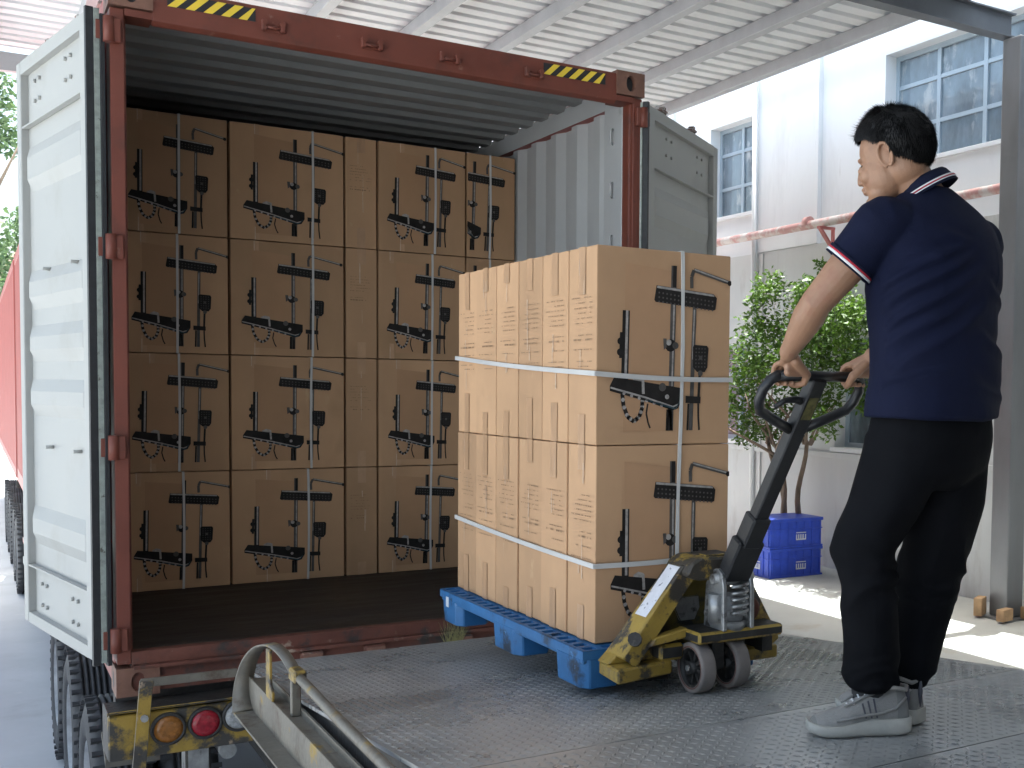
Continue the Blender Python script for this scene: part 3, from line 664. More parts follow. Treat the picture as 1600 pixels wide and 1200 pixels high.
def carton(name, x0, x1, y0, y1, z0, label, group, kind, seed, h_=CH, strap_u=None, clip=0):
    t = thing(name, label, 'carton', ((x0 + x1) / 2, (y0 + y1) / 2, z0), 0, group)
    rr = random.Random(seed); b = MB(); g = .0022
    a = (x0 + g, y0 + g, z0 + .001); c = (x1 - g, y1 - g, z0 + h_ - .002)
    b.box(a, c, kraft, .0035, None, 2)
    # slight bulge and skew of the board
    for v in b.bm.verts:
        n = noise.noise(Vector((v.co.x * 2 + seed, v.co.y * 2, v.co.z * 2))) * .002; v.co.x += n * .4; v.co.y += n * .2
    # closing flap seams on top
    b.box((x0 + .01, (y0 + y1) / 2 - .024, z0 + h_ - .002), (x1 - .01, (y0 + y1) / 2 + .024, z0 + h_ - .0012), tape)
    b.build('box', None, t)
    if 'face' in kind: face_print('', x0, x1 - x0, z0, h_, y0, u_clip=clip).build('printed_picture', None, t, recalc=False)
    if 'front_text' in kind:
        side_text(seed, 'x', y0, x0, x1 - x0, z0, h_, 0, 8).build('printed_text', None, t, recalc=False); tape_strips(seed, 'x', y0, x0, x1 - x0, z0, h_).build('tape', None, t, recalc=False)
    if 'side_text' in kind:
        side_text(seed, 'y', x0, y0, y1 - y0, z0, h_).build('printed_text', None, t, recalc=False)
        tape_strips(seed, 'y', x0, y0, y1 - y0, z0, h_).build('tape', None, t, recalc=False)
    if 'face' in kind and 'side' not in kind:      # bits of clear tape on the face edges
        q = MB(); xm = x0 + (x1 - x0) * rr.uniform(.1, .3)
        for (zz, hh) in ((z0 + h_ - .001, -.07), (z0 + .001, .09)):
            q.add([(xm, y0 - .0004, zz), (xm + .03, y0 - .0004, zz), (xm + .028, y0 - .0004, zz + hh), (xm + .002, y0 - .0004, zz + hh)], [(0, 1, 2, 3)], tape)
            q.add([(xm + .003, y0 - .0009, zz), (xm + .007, y0 - .0009, zz), (xm + .007, y0 - .0009, zz + hh * .8), (xm + .004, y0 - .0009, zz + hh * .8)], [(0, 1, 2, 3)], tapew)
        q.build('tape', None, t, recalc=False)
    if strap_u:
        q = MB(); n = 12; off = rr.uniform(-.006, .006)
        xs = [x0 + (x1 - x0) * (strap_u) + off * math.sin(k / n * 3.1) - .003 * k / n for k in range(n + 1)]
        k_ = q.mi(strapm); pv = None
        for k in range(n + 1):
            z = z0 + h_ * (1 - k / n); e = .0055 + .0015 * math.sin(k * 1.3)
            cur = [q.bm.verts.new((xs[k] - .0058, y0 - e + .001, z)), q.bm.verts.new((xs[k] + .0058, y0 - e, z)), q.bm.verts.new((xs[k] + .0058, y0 - .0008, z)), q.bm.verts.new((xs[k] - .0058, y0 - .0008, z))]
            if pv:
                for i in range(4): q.bm.faces.new((pv[i], pv[(i + 1) % 4], cur[(i + 1) % 4], cur[i]))
            else: q.bm.faces.new(cur)
            pv = cur
        q.bm.faces.new(pv[::-1])
        q.box((xs[0] - .0058, y0 - .004, z0 + h_ - .002), (xs[0] + .0058, y1, z0 + h_ + .0006), strapm)
        q.build('strap', None, t)
    return t
YB = 1.518
cols = [(.118, .655, 'face', 'against the left wall', [.56, .53, .525, .55]), (.664, 1.279, 'face', 'second from the left', [.665, .70, .715, .715]),
        (1.288, 1.470, 'front_text', 'narrow and end-on, third from the left', None), (1.477, 2.012, 'face', 'fourth from the left', [.60, .61, .61, .64]),
        (2.019, 2.338, 'face_clip', 'against the right wall', [.47, .47, .47, .47])]
rown = ['bottom row', 'second row up', 'third row up', 'top row']
k = 0
for j in range(4):
    for i, (x0, x1, kd, ds, su) in enumerate(cols):
        k += 1; dy = random.Random(k * 3).uniform(0, .008)
        lab = ('brown carton with shower picture in the container, ' if i != 2 else 'plain brown carton in the container, ') + rown[j] + ', ' + ds
        if kd == 'face_clip':
            w0 = x0 - .29      # the picture is cut off by the carton's left edge
            t = carton('carton', x0, x1, YB + dy, YB + dy + .6, j * .6387, lab, 'cartons stacked in the container', 'none', k, strap_u=su[j])
            face_print('', w0, x1 - w0, j * .6387, CH, YB + dy, u_clip=.485).build('printed_picture', None, t, recalc=False)
        else:
            yd = .205 if kd == 'face' else .61
            carton('carton', x0, x1, YB + dy, YB + dy + (.61 if i == 2 else .60), j * .6387, lab, 'cartons stacked in the container', kd, k, strap_u=su[j] if su else None)
# pallet stack
PX0, PY0, PZ = 1.118, -1.975, .295
BW, BD, BH = .512, .2045, .638
ordn = ['nearest the pallet jack', 'second from the pallet jack', 'third from the pallet jack', 'fourth from the pallet jack', 'fifth from the pallet jack', 'farthest from the pallet jack']
for j in range(2):
    for i in range(6):
        rr = random.Random(j * 10 + i); dx = rr.uniform(-.003, .003)
        carton('carton', PX0 + dx, PX0 + BW + dx, PY0 + i * BD, PY0 + (i + 1) * BD, PZ + j * BH,
               'brown carton on the blue pallet, ' + ('upper' if j else 'lower') + ' layer, ' + ordn[i], 'cartons strapped on the blue pallet',
               ('face side_text' if i == 0 else 'side_text'), 100 + j * 10 + i, h_=BH, strap_u=(.605 + .01 * j) if i == 0 else None)
def wrap_strap(zl, zf, zr, label):
    """plastic band round the whole stack: height at the far left corner, near left corner and near right corner"""
    b = MB(); e = .006; x0, x1, y0, y1 = PX0 - e, PX0 + BW + e, PY0 - e, PY0 + 6 * BD + e; hh = .008
    def band(p, q, nrm):
        n = 10; nv = Vector(nrm) * .0016; pr = None; p, q = Vector(p), Vector(q)
        for k in range(n + 1):
            c = p.lerp(q, k / n); c.z -= .006 * math.sin(math.pi * k / n)
            cur = [b.bm.verts.new(v) for v in (c + nv + Vector((0, 0, hh)), c - nv + Vector((0, 0, hh)), c - nv - Vector((0, 0, hh)), c + nv - Vector((0, 0, hh)))]
            if pr:
                for i in range(4): b.bm.faces.new((pr[i], pr[(i + 1) % 4], cur[(i + 1) % 4], cur[i]))
            else: b.bm.faces.new(cur)
            pr = cur
        b.bm.faces.new(pr[::-1])
    band((x0, y1, zl), (x0, y0, zf), (1, 0, 0)); band((x0, y0, zf), (x1, y0, zr), (0, 1, 0)); band((x1, y0, zr), (x1, y1, zl), (1, 0, 0)); band((x1, y1, zl), (x0, y1, zl), (0, 1, 0))
    tag(b.build('packing_strap', strapm), label, 'strap', 'white straps round the pallet load')
wrap_strap(1.232, 1.162, 1.150, 'upper white plastic strap running round the pallet load')
wrap_strap(.585, .548, .555, 'lower white plastic strap running round the pallet load')

# ================================================================= PALLET
pl = thing('plastic_pallet', 'blue plastic pallet with block feet under the carton stack', 'pallet', (1.35, -1.3, .15))
X0, X1, Y0, Y1, ZB, ZT_ = 1.052, 1.735, -2.03, -.735, .166, .292
def grid_deck():
    b = MB(); nx, ny = 10, 22; fr = .012; xs = [X0 + (X1 - X0) * i / nx for i in range(nx + 1)]; ys = [Y0 + (Y1 - Y0) * i / ny for i in range(ny + 1)]
    z1, z0 = ZT_, ZT_ - .026
    V = {}
    def v(x, y, z):
        kk = (round(x, 5), round(y, 5), z)
        if kk not in V: V[kk] = b.bm.verts.new((x, y, z))
        return V[kk]
    for i in range(nx):
        for j in range(ny):
            a, c, d, e = xs[i], xs[i + 1], ys[j], ys[j + 1]; ia, ic, id_, ie = a + fr, c - fr, d + fr, e - fr
            o = [(a, d), (c, d), (c, e), (a, e)]; q = [(ia, id_), (ic, id_), (ic, ie), (ia, ie)]
            for k in range(4):
                b.bm.faces.new((v(*o[k], z1), v(*o[(k + 1) % 4], z1), v(*q[(k + 1) % 4], z1), v(*q[k], z1)))
                b.bm.faces.new((v(*q[k], z1), v(*q[(k + 1) % 4], z1), v(*q[(k + 1) % 4], z0), v(*q[k], z0)))
    b.box((X0, Y0, z0 - .004), (X0 + .006, Y1, z1 - .002)); b.box((X1 - .006, Y0, z0 - .004), (X1, Y1, z1 - .002)); b.box((X0 + .006, Y0, z0 - .004), (X1 - .006, Y0 + .006, z1 - .002)); b.box((X0 + .006, Y1 - .006, z0 - .004), (X1 - .006, Y1, z1 - .002))
    return b.build('deck', bluep, pl)
grid_deck()
b = MB()
for x in (X0 + .005, (X0 + X1) / 2 - .06, X1 - .145): b.box((x, Y0 + .01, ZT_ - .045), (x + .14, Y1 - .01, ZT_ - .027), None, .004)
b.build('stringer', bluep, pl)
for x in (X0, X1 - .15):
    for y0_, y1_ in ((Y0, Y0 + .23), ((Y0 + Y1) / 2 - .13, (Y0 + Y1) / 2 + .12), (Y1 - .2, Y1)):
        b = MB()
        f0 = lambda a, c: (x + .006 + a * .138, y0_ + .004 + c * (y1_ - y0_ - .008), ZB); f1 = lambda a, c: (x + a * .15, y0_ + c * (y1_ - y0_), ZT_ - .028)
        cr = .16; poly = [(cr, 0), (1 - cr, 0), (1, cr), (1, 1 - cr), (1 - cr, 1), (cr, 1), (0, 1 - cr), (0, cr)]
        b.prism(poly, f0, f1, None, .004); b.build('foot', bluep, pl)
o = MB().box((X0 - .0006, Y1 - .10, ZB + .065), (X0 + .002, Y1 - .07, ZB + .105), whitem, 0).build('label_sticker', None, pl)

# ================================================================= DOCK RAMP
def pz(y): return -.02 + (-.35 - y) * .22 / 2.28 if y > -2.63 else .2
rp = thing('loading_ramp', 'steel checker-plate loading ramp leading up to the container sill', 'ramp', (1.35, -2.6, ZY))
PXL, PXR = .36, 2.36
def plate(name, y0, y1, label=None):
    z0, z1 = pz(y0), pz(y1); b = MB()
    b.prism([(y0, z0), (y1, z1), (y1, z1 - .012), (y0, z0 - .012)], lambda a, c: (PXL, a, c), lambda a, c: (PXR, a, c), tread)
    # raised tread bars, alternately turned
    p = .0275; ny = int(abs(y0 - y1) / p) - 1; nx = int((PXR - PXL) / p) - 1; k_ = b.mi(tread)
    lim = -4.3
    for j in range(ny):
        y = min(y0, y1) + p * (j + .8); z = z0 + (z1 - z0) * (y - y0) / (y1 - y0) + .0002
        if y < lim: continue
        for i in range(nx):
            x = PXL + p * (i + .8); a = R(45 if (i + j) % 2 else -45) ; L, W_ = .0132, .0046; ca, sa = math.cos(a), math.sin(a)
            P = [(-L, 0, 0), (0, -W_, 0), (L, 0, 0), (0, W_, 0), (-L * .45, 0, .0029), (L * .45, 0, .0029)]
            vs = [b.bm.verts.new((x + q[0] * ca - q[1] * sa, y + q[0] * sa + q[1] * ca, z + q[2])) for q in P]
            for f in ((0, 1, 4), (1, 5, 4), (1, 2, 5), (2, 3, 5), (3, 4, 5), (3, 0, 4)):
                F = b.bm.faces.new([vs[q] for q in f]); F.material_index = k_; F.smooth = True
    o = b.build(name, None, rp, recalc=False); return o
plate('ramp_plate', -2.626, -.36); plate('deck_plate', -3.128, -2.632); plate('deck_plate', -4.9, -3.134)
b = MB(); b.box((PXL + .01, -4.9, .05), (PXR - .01, -2.64, .187), grim)
b.prism([(-2.62, .185), (-.37, -.034), (-.37, -.06), (-2.62, .02)], lambda a, c: (PXL + .02, a, c), lambda a, c: (PXR - .02, a, c), grim); b.build('underframe', None, rp)
b = MB(); b.prism([(-.36, -.0185), (-.30, -.05), (-.30, -.062), (-.36, -.032)], lambda a, c: (PXL + .15, a, c), lambda a, c: (PXR, a, c), tread); b.build('lip', None, rp)
b = MB()
for x in (.7, 2.1):
    for y in (-3.0, -4.5): b.box((x - .05, y - .05, ZL), (x + .05, y + .05, .05), grim)
b.build('support_legs', None, rp)
# side rail at the left edge: level channel, flange, arch and yellow tab
yN = -4.9
b = MB(); b.box((.235, yN, -.068), (.297, -.88, -.060), steelo); b.box((.297, yN, -.075), (.304, -.80, .050), steelo); b.box((.304, yN, .034), (.352, -.84, .041), steelo)
b.box((.345, yN, .041), (.352, -1.0, .066), steelo)
b.build('side_channel', None, rp)
q0 = [(.332, -1.40, .178), (.332, -1.55, .172), (.330, -1.9, .160), (.330, -2.4, .150), (.330, -3.1, .165), (.330, -4.9, .170)]
b = MB(); b.tube(q0, .0155, steelo, 10); b.bar((.330, -1.41, .041), (.330, -1.41, .170), .030, .022, steelo, up=(0, 1, 0), bev=.003)
b.build('hand_rail', None, rp)
b = MB(); ap = catmull([(-.90, -.062), (-.84, -.02), (-.835, .05), (-.89, .125), (-.99, .185), (-1.11, .222), (-1.23, .232), (-1.34, .215), (-1.42, .182)], 3)
vs = []
for i, (y, z) in enumerate(ap):
    t_ = i / (len(ap) - 1); xc = .268 + .062 * t_; hw = .040 - .022 * min(1, t_ * 1.5)
    vs.append([b.bm.verts.new((xc - hw, y, z)), b.bm.verts.new((xc + hw, y, z + .003))])
for a, c in zip(vs, vs[1:]): F = b.bm.faces.new((a[0], a[1], c[1], c[0])); F.smooth = True
o = b.build('arch_guard', steelo, rp); md = o.modifiers.new('t', 'SOLIDIFY'); md.thickness = .007
b = MB(); b.prism([(-1.15, .0505), (-1.24, .0505), (-1.245, .08), (-1.21, .105), (-1.205, .222), (-1.15, .218)], lambda a, c: (.292, a, c), lambda a, c: (.301, a, c), yelo, .002)
b.build('yellow_tab', None, rp)
b = MB(); b.box((.312, -1.47, .158), (.352, -1.39, .200), yelo, .006); b.build('end_clamp', None, rp)
# straw bundle stuck at the sill
b = MB(); rr = random.Random(5)
for k_ in range(70):
    p0 = Vector((1.27 + rr.uniform(-.04, .04), -.30 + rr.uniform(-.03, .03), -.045)); d = Vector((rr.uniform(-.05, .06), rr.uniform(-.04, .04), rr.uniform(.05, .13)))
    s_ = Vector((.0035, .0, .0)); b.add([p0, p0 + s_, p0 + d], [(0, 1, 2)], straw)
tag(b.build('straw_bundle', None, recalc=False), 'small tuft of yellow-green straw by the sill under the pallet', 'straw')

# ================================================================= TRAILER
tr = thing('truck_trailer', 'grimy trailer with yellow and black rear bumper under the container', 'trailer', (1.17, 3, ZL))
b = MB(); b.box((-.095, -.115, -.41), (1.9, -.075, -.225), yeldark, .006); b.box((-.10, -.125, -.215), (1.9, .05, -.205), grim, .003); b.box((-.095, -.075, -.41), (-.085, .12, -.22), yeldark)
bm_ = b.build('bumper', None, tr)
for x, z, m_, nm in ((.122, -.302, amber, 'amber_lamp'), (.262, -.298, redl, 'red_lamp'), (.392, -.286, clearl, 'clear_lamp')):
    b = MB(); b.lathe([(.068, 0), (.068, .014), (.060, .02), (.055, .016)], (x, -.116, z), (0, -1, 0), grim, 28); b.lathe([(.055, .008), (.054, .016), (.03, .02), (.0, .021)], (x, -.116, z), (0, -1, 0), m_, 28)
    for k_ in range(8): a = k_ * .785; b.cyl((x + .03 * math.cos(a), -.134, z + .03 * math.sin(a)), (x + .03 * math.cos(a), -.1385, z + .03 * math.sin(a)), .006, m_, 6)
    b.build(nm, None, bm_)
b = MB(); b.bar((.02, -.145, -.095), (.385, -.13, -.10), .012, .035, steelo, up=(0, 0, 1), bev=.002); b.bar((.04, -.15, -.085), (-.005, -.16, -.60), .05, .012, yeldark, up=(0, 1, 0), bev=.002)
b.cyl((.03, -.17, -.235), (.03, -.145, -.235), .015, castiron, 8); b.build('bracket', None, tr)
b = MB()
for x in (.62, 1.62): b.box((x - .06, 0, -.62), (x + .06, 11.8, -.225), grim, .008)
for y in (.3, 1.7, 3.1, 4.6, 6.5, 8.5, 10.5): b.box((-.03, y, -.34), (2.37, y + .09, -.225), grim)
b.box((.20, -.02, -.75), (.30, .1, -.42), castiron, .01); b.cyl((.36, -.06, -.45), (.36, .1, -.45), .035, castiron, 12); b.cyl((.2, -.03, -.58), (.32, -.03, -.62), .05, castiron, 14); b.box((.12, -.05, -.70), (.28, .0, -.62), castiron, .01)
b.build('chassis', None, tr)
def wheel(x, y, z, r, wd, par, side=-1):
    b = MB(); prof = [(r * .58, -wd / 2 + .01), (r * .62, -wd / 2 - .012), (r * .80, -wd / 2 - .018), (r * .94, -wd / 2), (r, -wd / 2 + .03)]
    n = 6
    for i in range(n):
        o0 = -wd / 2 + .03 + (wd - .06) * (i + .42) / n; o1 = o0 + .006; o2 = o1 + .008
        if i < n - 1: prof += [(r, o0), (r - .014, o1), (r - .014, o2), (r, o2 + .004)]
    prof += [(r, wd / 2 - .03), (r * .94, wd / 2), (r * .8, wd / 2 + .018), (r * .62, wd / 2 + .012), (r * .58, wd / 2 - .01)]
    b.lathe(prof, (x, y, z), (1, 0, 0), tyre, 56)
    for k_ in range(44):      # cross lugs on both shoulders
        a = 2 * math.pi * k_ / 44
        for s in (-1, 1):
            c = Vector((x + s * (wd / 2 - .012), y + math.cos(a) * (r - .004), z + math.sin(a) * (r - .004))); M = Matrix.Rotation(a, 4, 'X'); M.translation = c
            b.box((-.028, -.012, -.011), (.028, .008, .011), tyre, 0, M)
    w_ = b.build('wheel', None, par)
    b = MB(); b.lathe([(r * .60, .012), (r * .56, .0), (r * .52, .05), (r * .44, .09), (r * .30, .10), (r * .22, .03), (r * .12, .02), (.0, .02)], (x + side * (wd / 2 + .004) - side * .0, y, z), (-side, 0, 0), rimm, 32)
    for k_ in range(8): a = k_ * .785; p = (x + side * (wd / 2 - .07), y + math.cos(a) * r * .34, z + math.sin(a) * r * .34); b.cyl(p, (p[0] + side * .03, p[1], p[2]), .014, castiron, 6)
    b.build('rim', None, w_)
for y in (1.15, 2.42, 3.69):
    wheel(.045, y, ZL + .50, .50, .235, tr)
    wheel(.33, y, ZL + .50, .50, .235, tr); wheel(2.29, y, ZL + .50, .50, .235, tr, 1)
b = MB(); b.box((-.09, 6.0, -.85), (-.06, 9.2, -.78), doorm, .004); b.box((-.09, 6.0, -.62), (-.06, 9.2, -.57), redb, .004)
for y in (6.1, 7.5, 9.0): b.box((-.06, y, -.85), (-.02, y + .06, -.25), yelo)
b.build('side_guard', None, tr)
b = MB(); b.prism([(.45, -.60), (.5, -.56), (.62, -.5), (.62, -.48), (.44, -.56)], lambda a, c: (-.06, a, c), lambda a, c: (.16, a, c), steelo); b.build('mud_flap', None, tr)
t2 = thing('truck_trailer', 'dark trailer wheels under the farther red container', 'trailer', (1.17, 18, ZL))
b = MB(); b.box((.55, 12.9, -.62), (1.75, 24.5, -.22), grim); b.box((-.03, 13, -.34), (2.37, 13.1, -.225), grim); b.build('chassis', None, t2)
for y in (10.9, 11.95): wheel(.03, y, ZL + .5, .5, .24, tr)
for y in (13.6, 14.9, 16.2): wheel(.03, y, ZL + .5, .5, .24, t2)
c2 = thing('shipping_container', 'farther red container parked ahead of the open one, seen beyond the left door', 'container', (1.17, 18, CB))
b = MB(); corr(b, lambda q, d, e: (CW0 - .0 + .036 - d, 12.7 + q, (-.06, 2.64)[e]), 11.9, .278, .034, .26, redb)
b.box((.03, 12.68, CB), (CW1, 24.65, CT - .03), redb); b.build('side_panel', None, c2, recalc=False)
for z0, z1 in ((CB, -.05), (2.63, CT)):
    b = MB(); b.box((CW0, 12.66, z0), (CW0 + .08, 24.7, z1), redb, .004); b.build('side_rail', None, c2)
for y in (12.6, 24.6):
    b = MB(); b.box((CW0, y, CB), (CW0 + .12, y + .1, CT), redb, .006); b.build('corner_post', None, c2)

# ================================================================= PALLET JACK
pj = thing('pallet_jack', 'worn yellow hand pallet jack with black handle under the blue pallet', 'pallet jack', (1.42, -2.2, .16))
b = MB()
# base foot beams, left and right, and forks
b.prism([(1.085, -2.20), (1.30, -2.16), (1.32, -2.10), (1.30, -2.045), (1.10, -2.045)], lambda a, c: (a, c, .218), lambda a, c: (a, c, .262), yelo, .006)
b.prism([(1.715, -2.16), (1.53, -2.16), (1.51, -2.10), (1.53, -2.045), (1.70, -2.045)], lambda a, c: (a, c, .222), lambda a, c: (a, c, .266), yelo, .006)
b.prism([(1.09, .262), (1.13, .300), (1.26, .300), (1.30, .262)], lambda a, c: (a, -2.12, c), lambda a, c: (a, -2.05, c), yelo, .004)
b.build('base', None, pj)
for x in (1.215, 1.475):
    f = MB(); f.box((x, -2.08, .192), (x + .14, -.78, .225), yelo, .01); f.box((x + .012, -2.06, .178), (x + .128, -.9, .192), grim); f.cyl((x + .03, -.95, .178), (x + .11, -.95, .178), .02, grim, 14); f.build('fork', None, pj)
# A-frame legs: broad faces up and outwards
def leg(p0, p1, wd, th, name, label=False):
    b = MB(); p0, p1 = Vector(p0), Vector(p1); d = (p1 - p0).normalized(); yv = Vector((0, 1, 0)); n = d.cross(yv); n.normalize()
    if n.z < 0: n = -n
    c = [p0 - yv * wd / 2, p0 + yv * wd / 2, p1 + yv * wd / 2 * .8, p1 - yv * wd / 2 * .8]
    vs, fs = b.add([q + n * th / 2 for q in c] + [q - n * th / 2 for q in c], [(0, 1, 2, 3), (4, 7, 6, 5), (0, 4, 5, 1), (1, 5, 6, 2), (2, 6, 7, 3), (3, 7, 4, 0)], yelo); b.bev(vs, .004)
    # dark folded rim in front
    q0, q1 = p0 - yv * (wd / 2 - .003), p1 - yv * (wd / 2 * .8 - .003)
    b.bar(q0 - n * .022, q1 - n * .022, .008, .05, yelo, up=n)
    o = b.build(name, None, pj)
    if label:
        g = MB(); m0, m1 = p0.lerp(p1, .42), p0.lerp(p1, .97); w2 = wd * .30
        g.add([m0 - yv * w2 + n * (th / 2 + .0012), m0 + yv * w2 + n * (th / 2 + .0012), m1 + yv * w2 + n * (th / 2 + .0012), m1 - yv * w2 + n * (th / 2 + .0012)], [(0, 1, 2, 3)], labelw)
        g.build('warning_label', None, o)
leg((1.125, -2.115, .285), (1.335, -2.135, .558), .115, .022, 'frame_leg', True)
leg((1.705, -2.115, .285), (1.545, -2.135, .552), .105, .022, 'frame_leg')
b = MB(); b.prism([(1.315, .535), (1.335, .572), (1.37, .588), (1.50, .584), (1.545, .566), (1.56, .53), (1.53, .515), (1.36, .515)], lambda a, c: (a, -2.215, c), lambda a, c: (a, -2.07, c), yelo, .008)
b.box((1.40, -2.19, .584), (1.50, -2.10, .592), grim, .003); b.build('frame_top', None, pj)
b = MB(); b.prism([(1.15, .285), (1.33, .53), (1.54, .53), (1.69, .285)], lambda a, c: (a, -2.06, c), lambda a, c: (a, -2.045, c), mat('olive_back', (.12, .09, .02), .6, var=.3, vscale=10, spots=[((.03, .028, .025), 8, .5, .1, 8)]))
b.prism([(1.365, .40), (1.385, .36), (1.44, .36), (1.46, .40), (1.455, .44), (1.37, .44)], lambda a, c: (a, -2.068, c), lambda a, c: (a, -2.06, c), castiron, .002)
b.build('back_plate', None, pj)
b = MB(); b.prism([(1.20, .318), (1.34, .335), (1.34, .365), (1.22, .345)], lambda a, c: (a, -2.19, c), lambda a, c: (a, -2.15, c), yelo, .004)
b.box((1.33, -2.27, .325), (1.655, -2.13, .362), grim, .008); b.box((1.62, -2.2, .26), (1.66, -2.1, .33), grim); b.box((1.25, -2.17, .262), (1.34, -2.10, .315), grim, .01); b.build('crossbar', None, pj)
b = MB(); b.cyl((1.172, -2.15, .335), (1.150, -2.185, .350), .022, grim, 10); b.cyl((1.155, -2.17, .35), (1.18, -2.10, .34), .012, grim, 8); b.build('release_pin', None, pj)
b = MB(); b.cyl((1.475, -2.21, .34), (1.475, -2.21, .48), .050, castiron, 20); b.cyl((1.475, -2.21, .355), (1.475, -2.21, .385), .06, castiron, 20)
b.cyl((1.415, -2.235, .385), (1.415, -2.235, .475), .027, castiron, 16); b.box((1.395, -2.25, .40), (1.445, -2.19, .42), castiron, .004)
for s in (-.052, .052): b.prism([(-2.275, .36), (-2.16, .36), (-2.17, .50), (-2.20, .545), (-2.235, .555), (-2.262, .54), (-2.272, .5)], lambda a, c: (1.475 + s - .008, a, c), lambda a, c: (1.475 + s + .008, a, c), castiron, .003)
b.cyl((1.40, -2.232, .522), (1.55, -2.232, .522), .017, castiron, 14)
for k_ in range(5): b.tube([(1.475 + .028 * math.cos(t_), -2.278 + .014 * math.sin(t_), .405 + k_ * .021 + t_ * .003) for t_ in [i * .7 for i in range(10)]], .0055, castiron, 6)
b.cyl((1.57, -2.16, .40), (1.60, -2.13, .40), .05, rust, 18)
b.build('pump', None, pj)
for x in (1.362, 1.492):
    b = MB(); y, z, r = -2.205, .161 + .081, .081
    b.lathe([(.062, -.024), (.072, -.026), (.079, -.024), (r, -.018), (r, .018), (.079, .024), (.072, .026), (.062, .024)], (x, y, z), (1, 0, 0), mat('wheel_tread', (.20, .17, .155), .7, var=.2, vscale=12, bump=.15), 40)
    wl = b.build('steer_wheel', None, pj)
    b = MB(); b.lathe([(.064, -.022), (.056, -.020), (.054, -.010), (.054, .010), (.056, .020), (.064, .022)], (x, y, z), (1, 0, 0), grim, 40)
    b.lathe([(.064, -.0245), (.0665, -.0265), (.068, -.0245)], (x, y, z), (1, 0, 0), rust, 40)
    for k_ in range(8):
        a = k_ * .785 + .2; b.bar((x, y + .016 * math.cos(a), z + .016 * math.sin(a)), (x, y + .057 * math.cos(a), z + .057 * math.sin(a)), .022, .010, grim, up=(0, -math.sin(a), math.cos(a)))
    b.cyl((x - .03, y, z), (x + .03, y, z), .020, grim, 18); b.cyl((x - .036, y, z), (x - .03, y, z), .010, castiron, 6); b.build('hub', None, wl)
b = MB(); b.cyl((1.36, -2.205, .242), (1.50, -2.205, .242), .010, grim, 10); b.box((1.405, -2.235, .23), (1.45, -2.175, .34), grim, .006); b.build('axle_fork', None, pj)
PV, HC = Vector((1.475, -2.235, .52)), Vector((1.528, -2.587, 1.158)); td = (HC - PV).normalized(); nx_ = Vector((1, 0, 0)); upn = nx_.cross(td).normalized()
if upn.z < 0: upn = -upn
b = MB(); b.bar(PV - td * .0, PV + td * .15, .10, .055, blackm, up=upn, bev=.006); b.bar(PV + td * .13, PV + td * .24, .07, .06, blackm, up=upn, bev=.006)
b.bar(PV + td * .22, HC - td * .005, .052, .042, blackm, up=upn, bev=.004); b.cyl(PV - nx_ * .056, PV + nx_ * .056, .024, castiron, 16)
tl = b.build('tiller', None, pj)
b = MB(); pts = [(-.145, .0), (-.165, -.014), (-.178, -.045), (-.176, -.085), (-.16, -.115), (-.10, -.145), (-.012, -.185)]
hx = lambda a, c: HC + nx_ * a + td * c
L_ = [hx(a, c) for a, c in pts]; Rr = [hx(-a, c) for a, c in pts]
b.tube([hx(-.145, 0), hx(.145, 0)], .0155, blackm, 14); b.tube([hx(-.14, 0)] + L_, .0155, blackm, 12); b.tube([hx(.14, 0)] + Rr, .0155, blackm, 12); b.build('handle_loop', None, pj)
b = MB(); lv = [hx(-.02, -.085) , hx(-.05, -.078), hx(-.085, -.082), hx(-.112, -.105)]; b.tube([v - upn * .0 for v in lv], [.012, .011, .009, .007], blackm, 8)
b.build('release_lever', None, pj)
b = MB(); q = [hx(-.018, -.06), hx(.018, -.06), hx(.018, -.135), hx(-.018, -.135)]; b.add([v + upn * .0225 * (-1 if upn.y > 0 else 1) for v in q], [(0, 1, 2, 3)], mat('handle_label', (.10, .09, .03), .5, var=.5, vscale=60)); b.build('handle_label', None, pj)

# ================================================================= PERSON
O = Vector((1.651, -2.918, .2)); Fv = Vector((-.06, 1, 0)).normalized(); Lv = Vector((-Fv.y, Fv.x, 0))
def B(l, f, z): return O + Lv * l + Fv * f + Vector((0, 0, z))
def loft(b, rings, n=28, p=2.0, m=None):
    """rings: (centre, axis_a (vec*half), axis_b (vec*half))"""
    R_ = []
    for (c, a, q) in rings:
        ring = []
        for k in range(n):
            t = 2 * math.pi * k / n; ct_, st_ = math.cos(t), math.sin(t)
            e = 2 / p; u = math.copysign(abs(ct_) ** e, ct_); v = math.copysign(abs(st_) ** e, st_)
            ring.append(b.bm.verts.new(c + a * u + q * v))
        R_.append(ring)
    k_ = b.mi(m) if m else 0
    for a, q in zip(R_, R_[1:]):
        for i in range(n): F = b.bm.faces.new((a[i], a[(i + 1) % n], q[(i + 1) % n], q[i])); F.material_index = k_; F.smooth = True
    b.bm.faces.new(R_[0][::-1]).material_index = k_; b.bm.faces.new(R_[-1]).material_index = k_
def ell(b, c, ax, r, n=16):
    """ellipsoid, ax = 3 unit vectors, r = 3 radii"""
    rings = []
    for i in range(1, n):
        t = math.pi * i / n; rings.append((c - ax[2] * r[2] * math.cos(t), ax[0] * r[0] * math.sin(t), ax[1] * r[1] * math.sin(t)))
    loft(b, rings, 24)
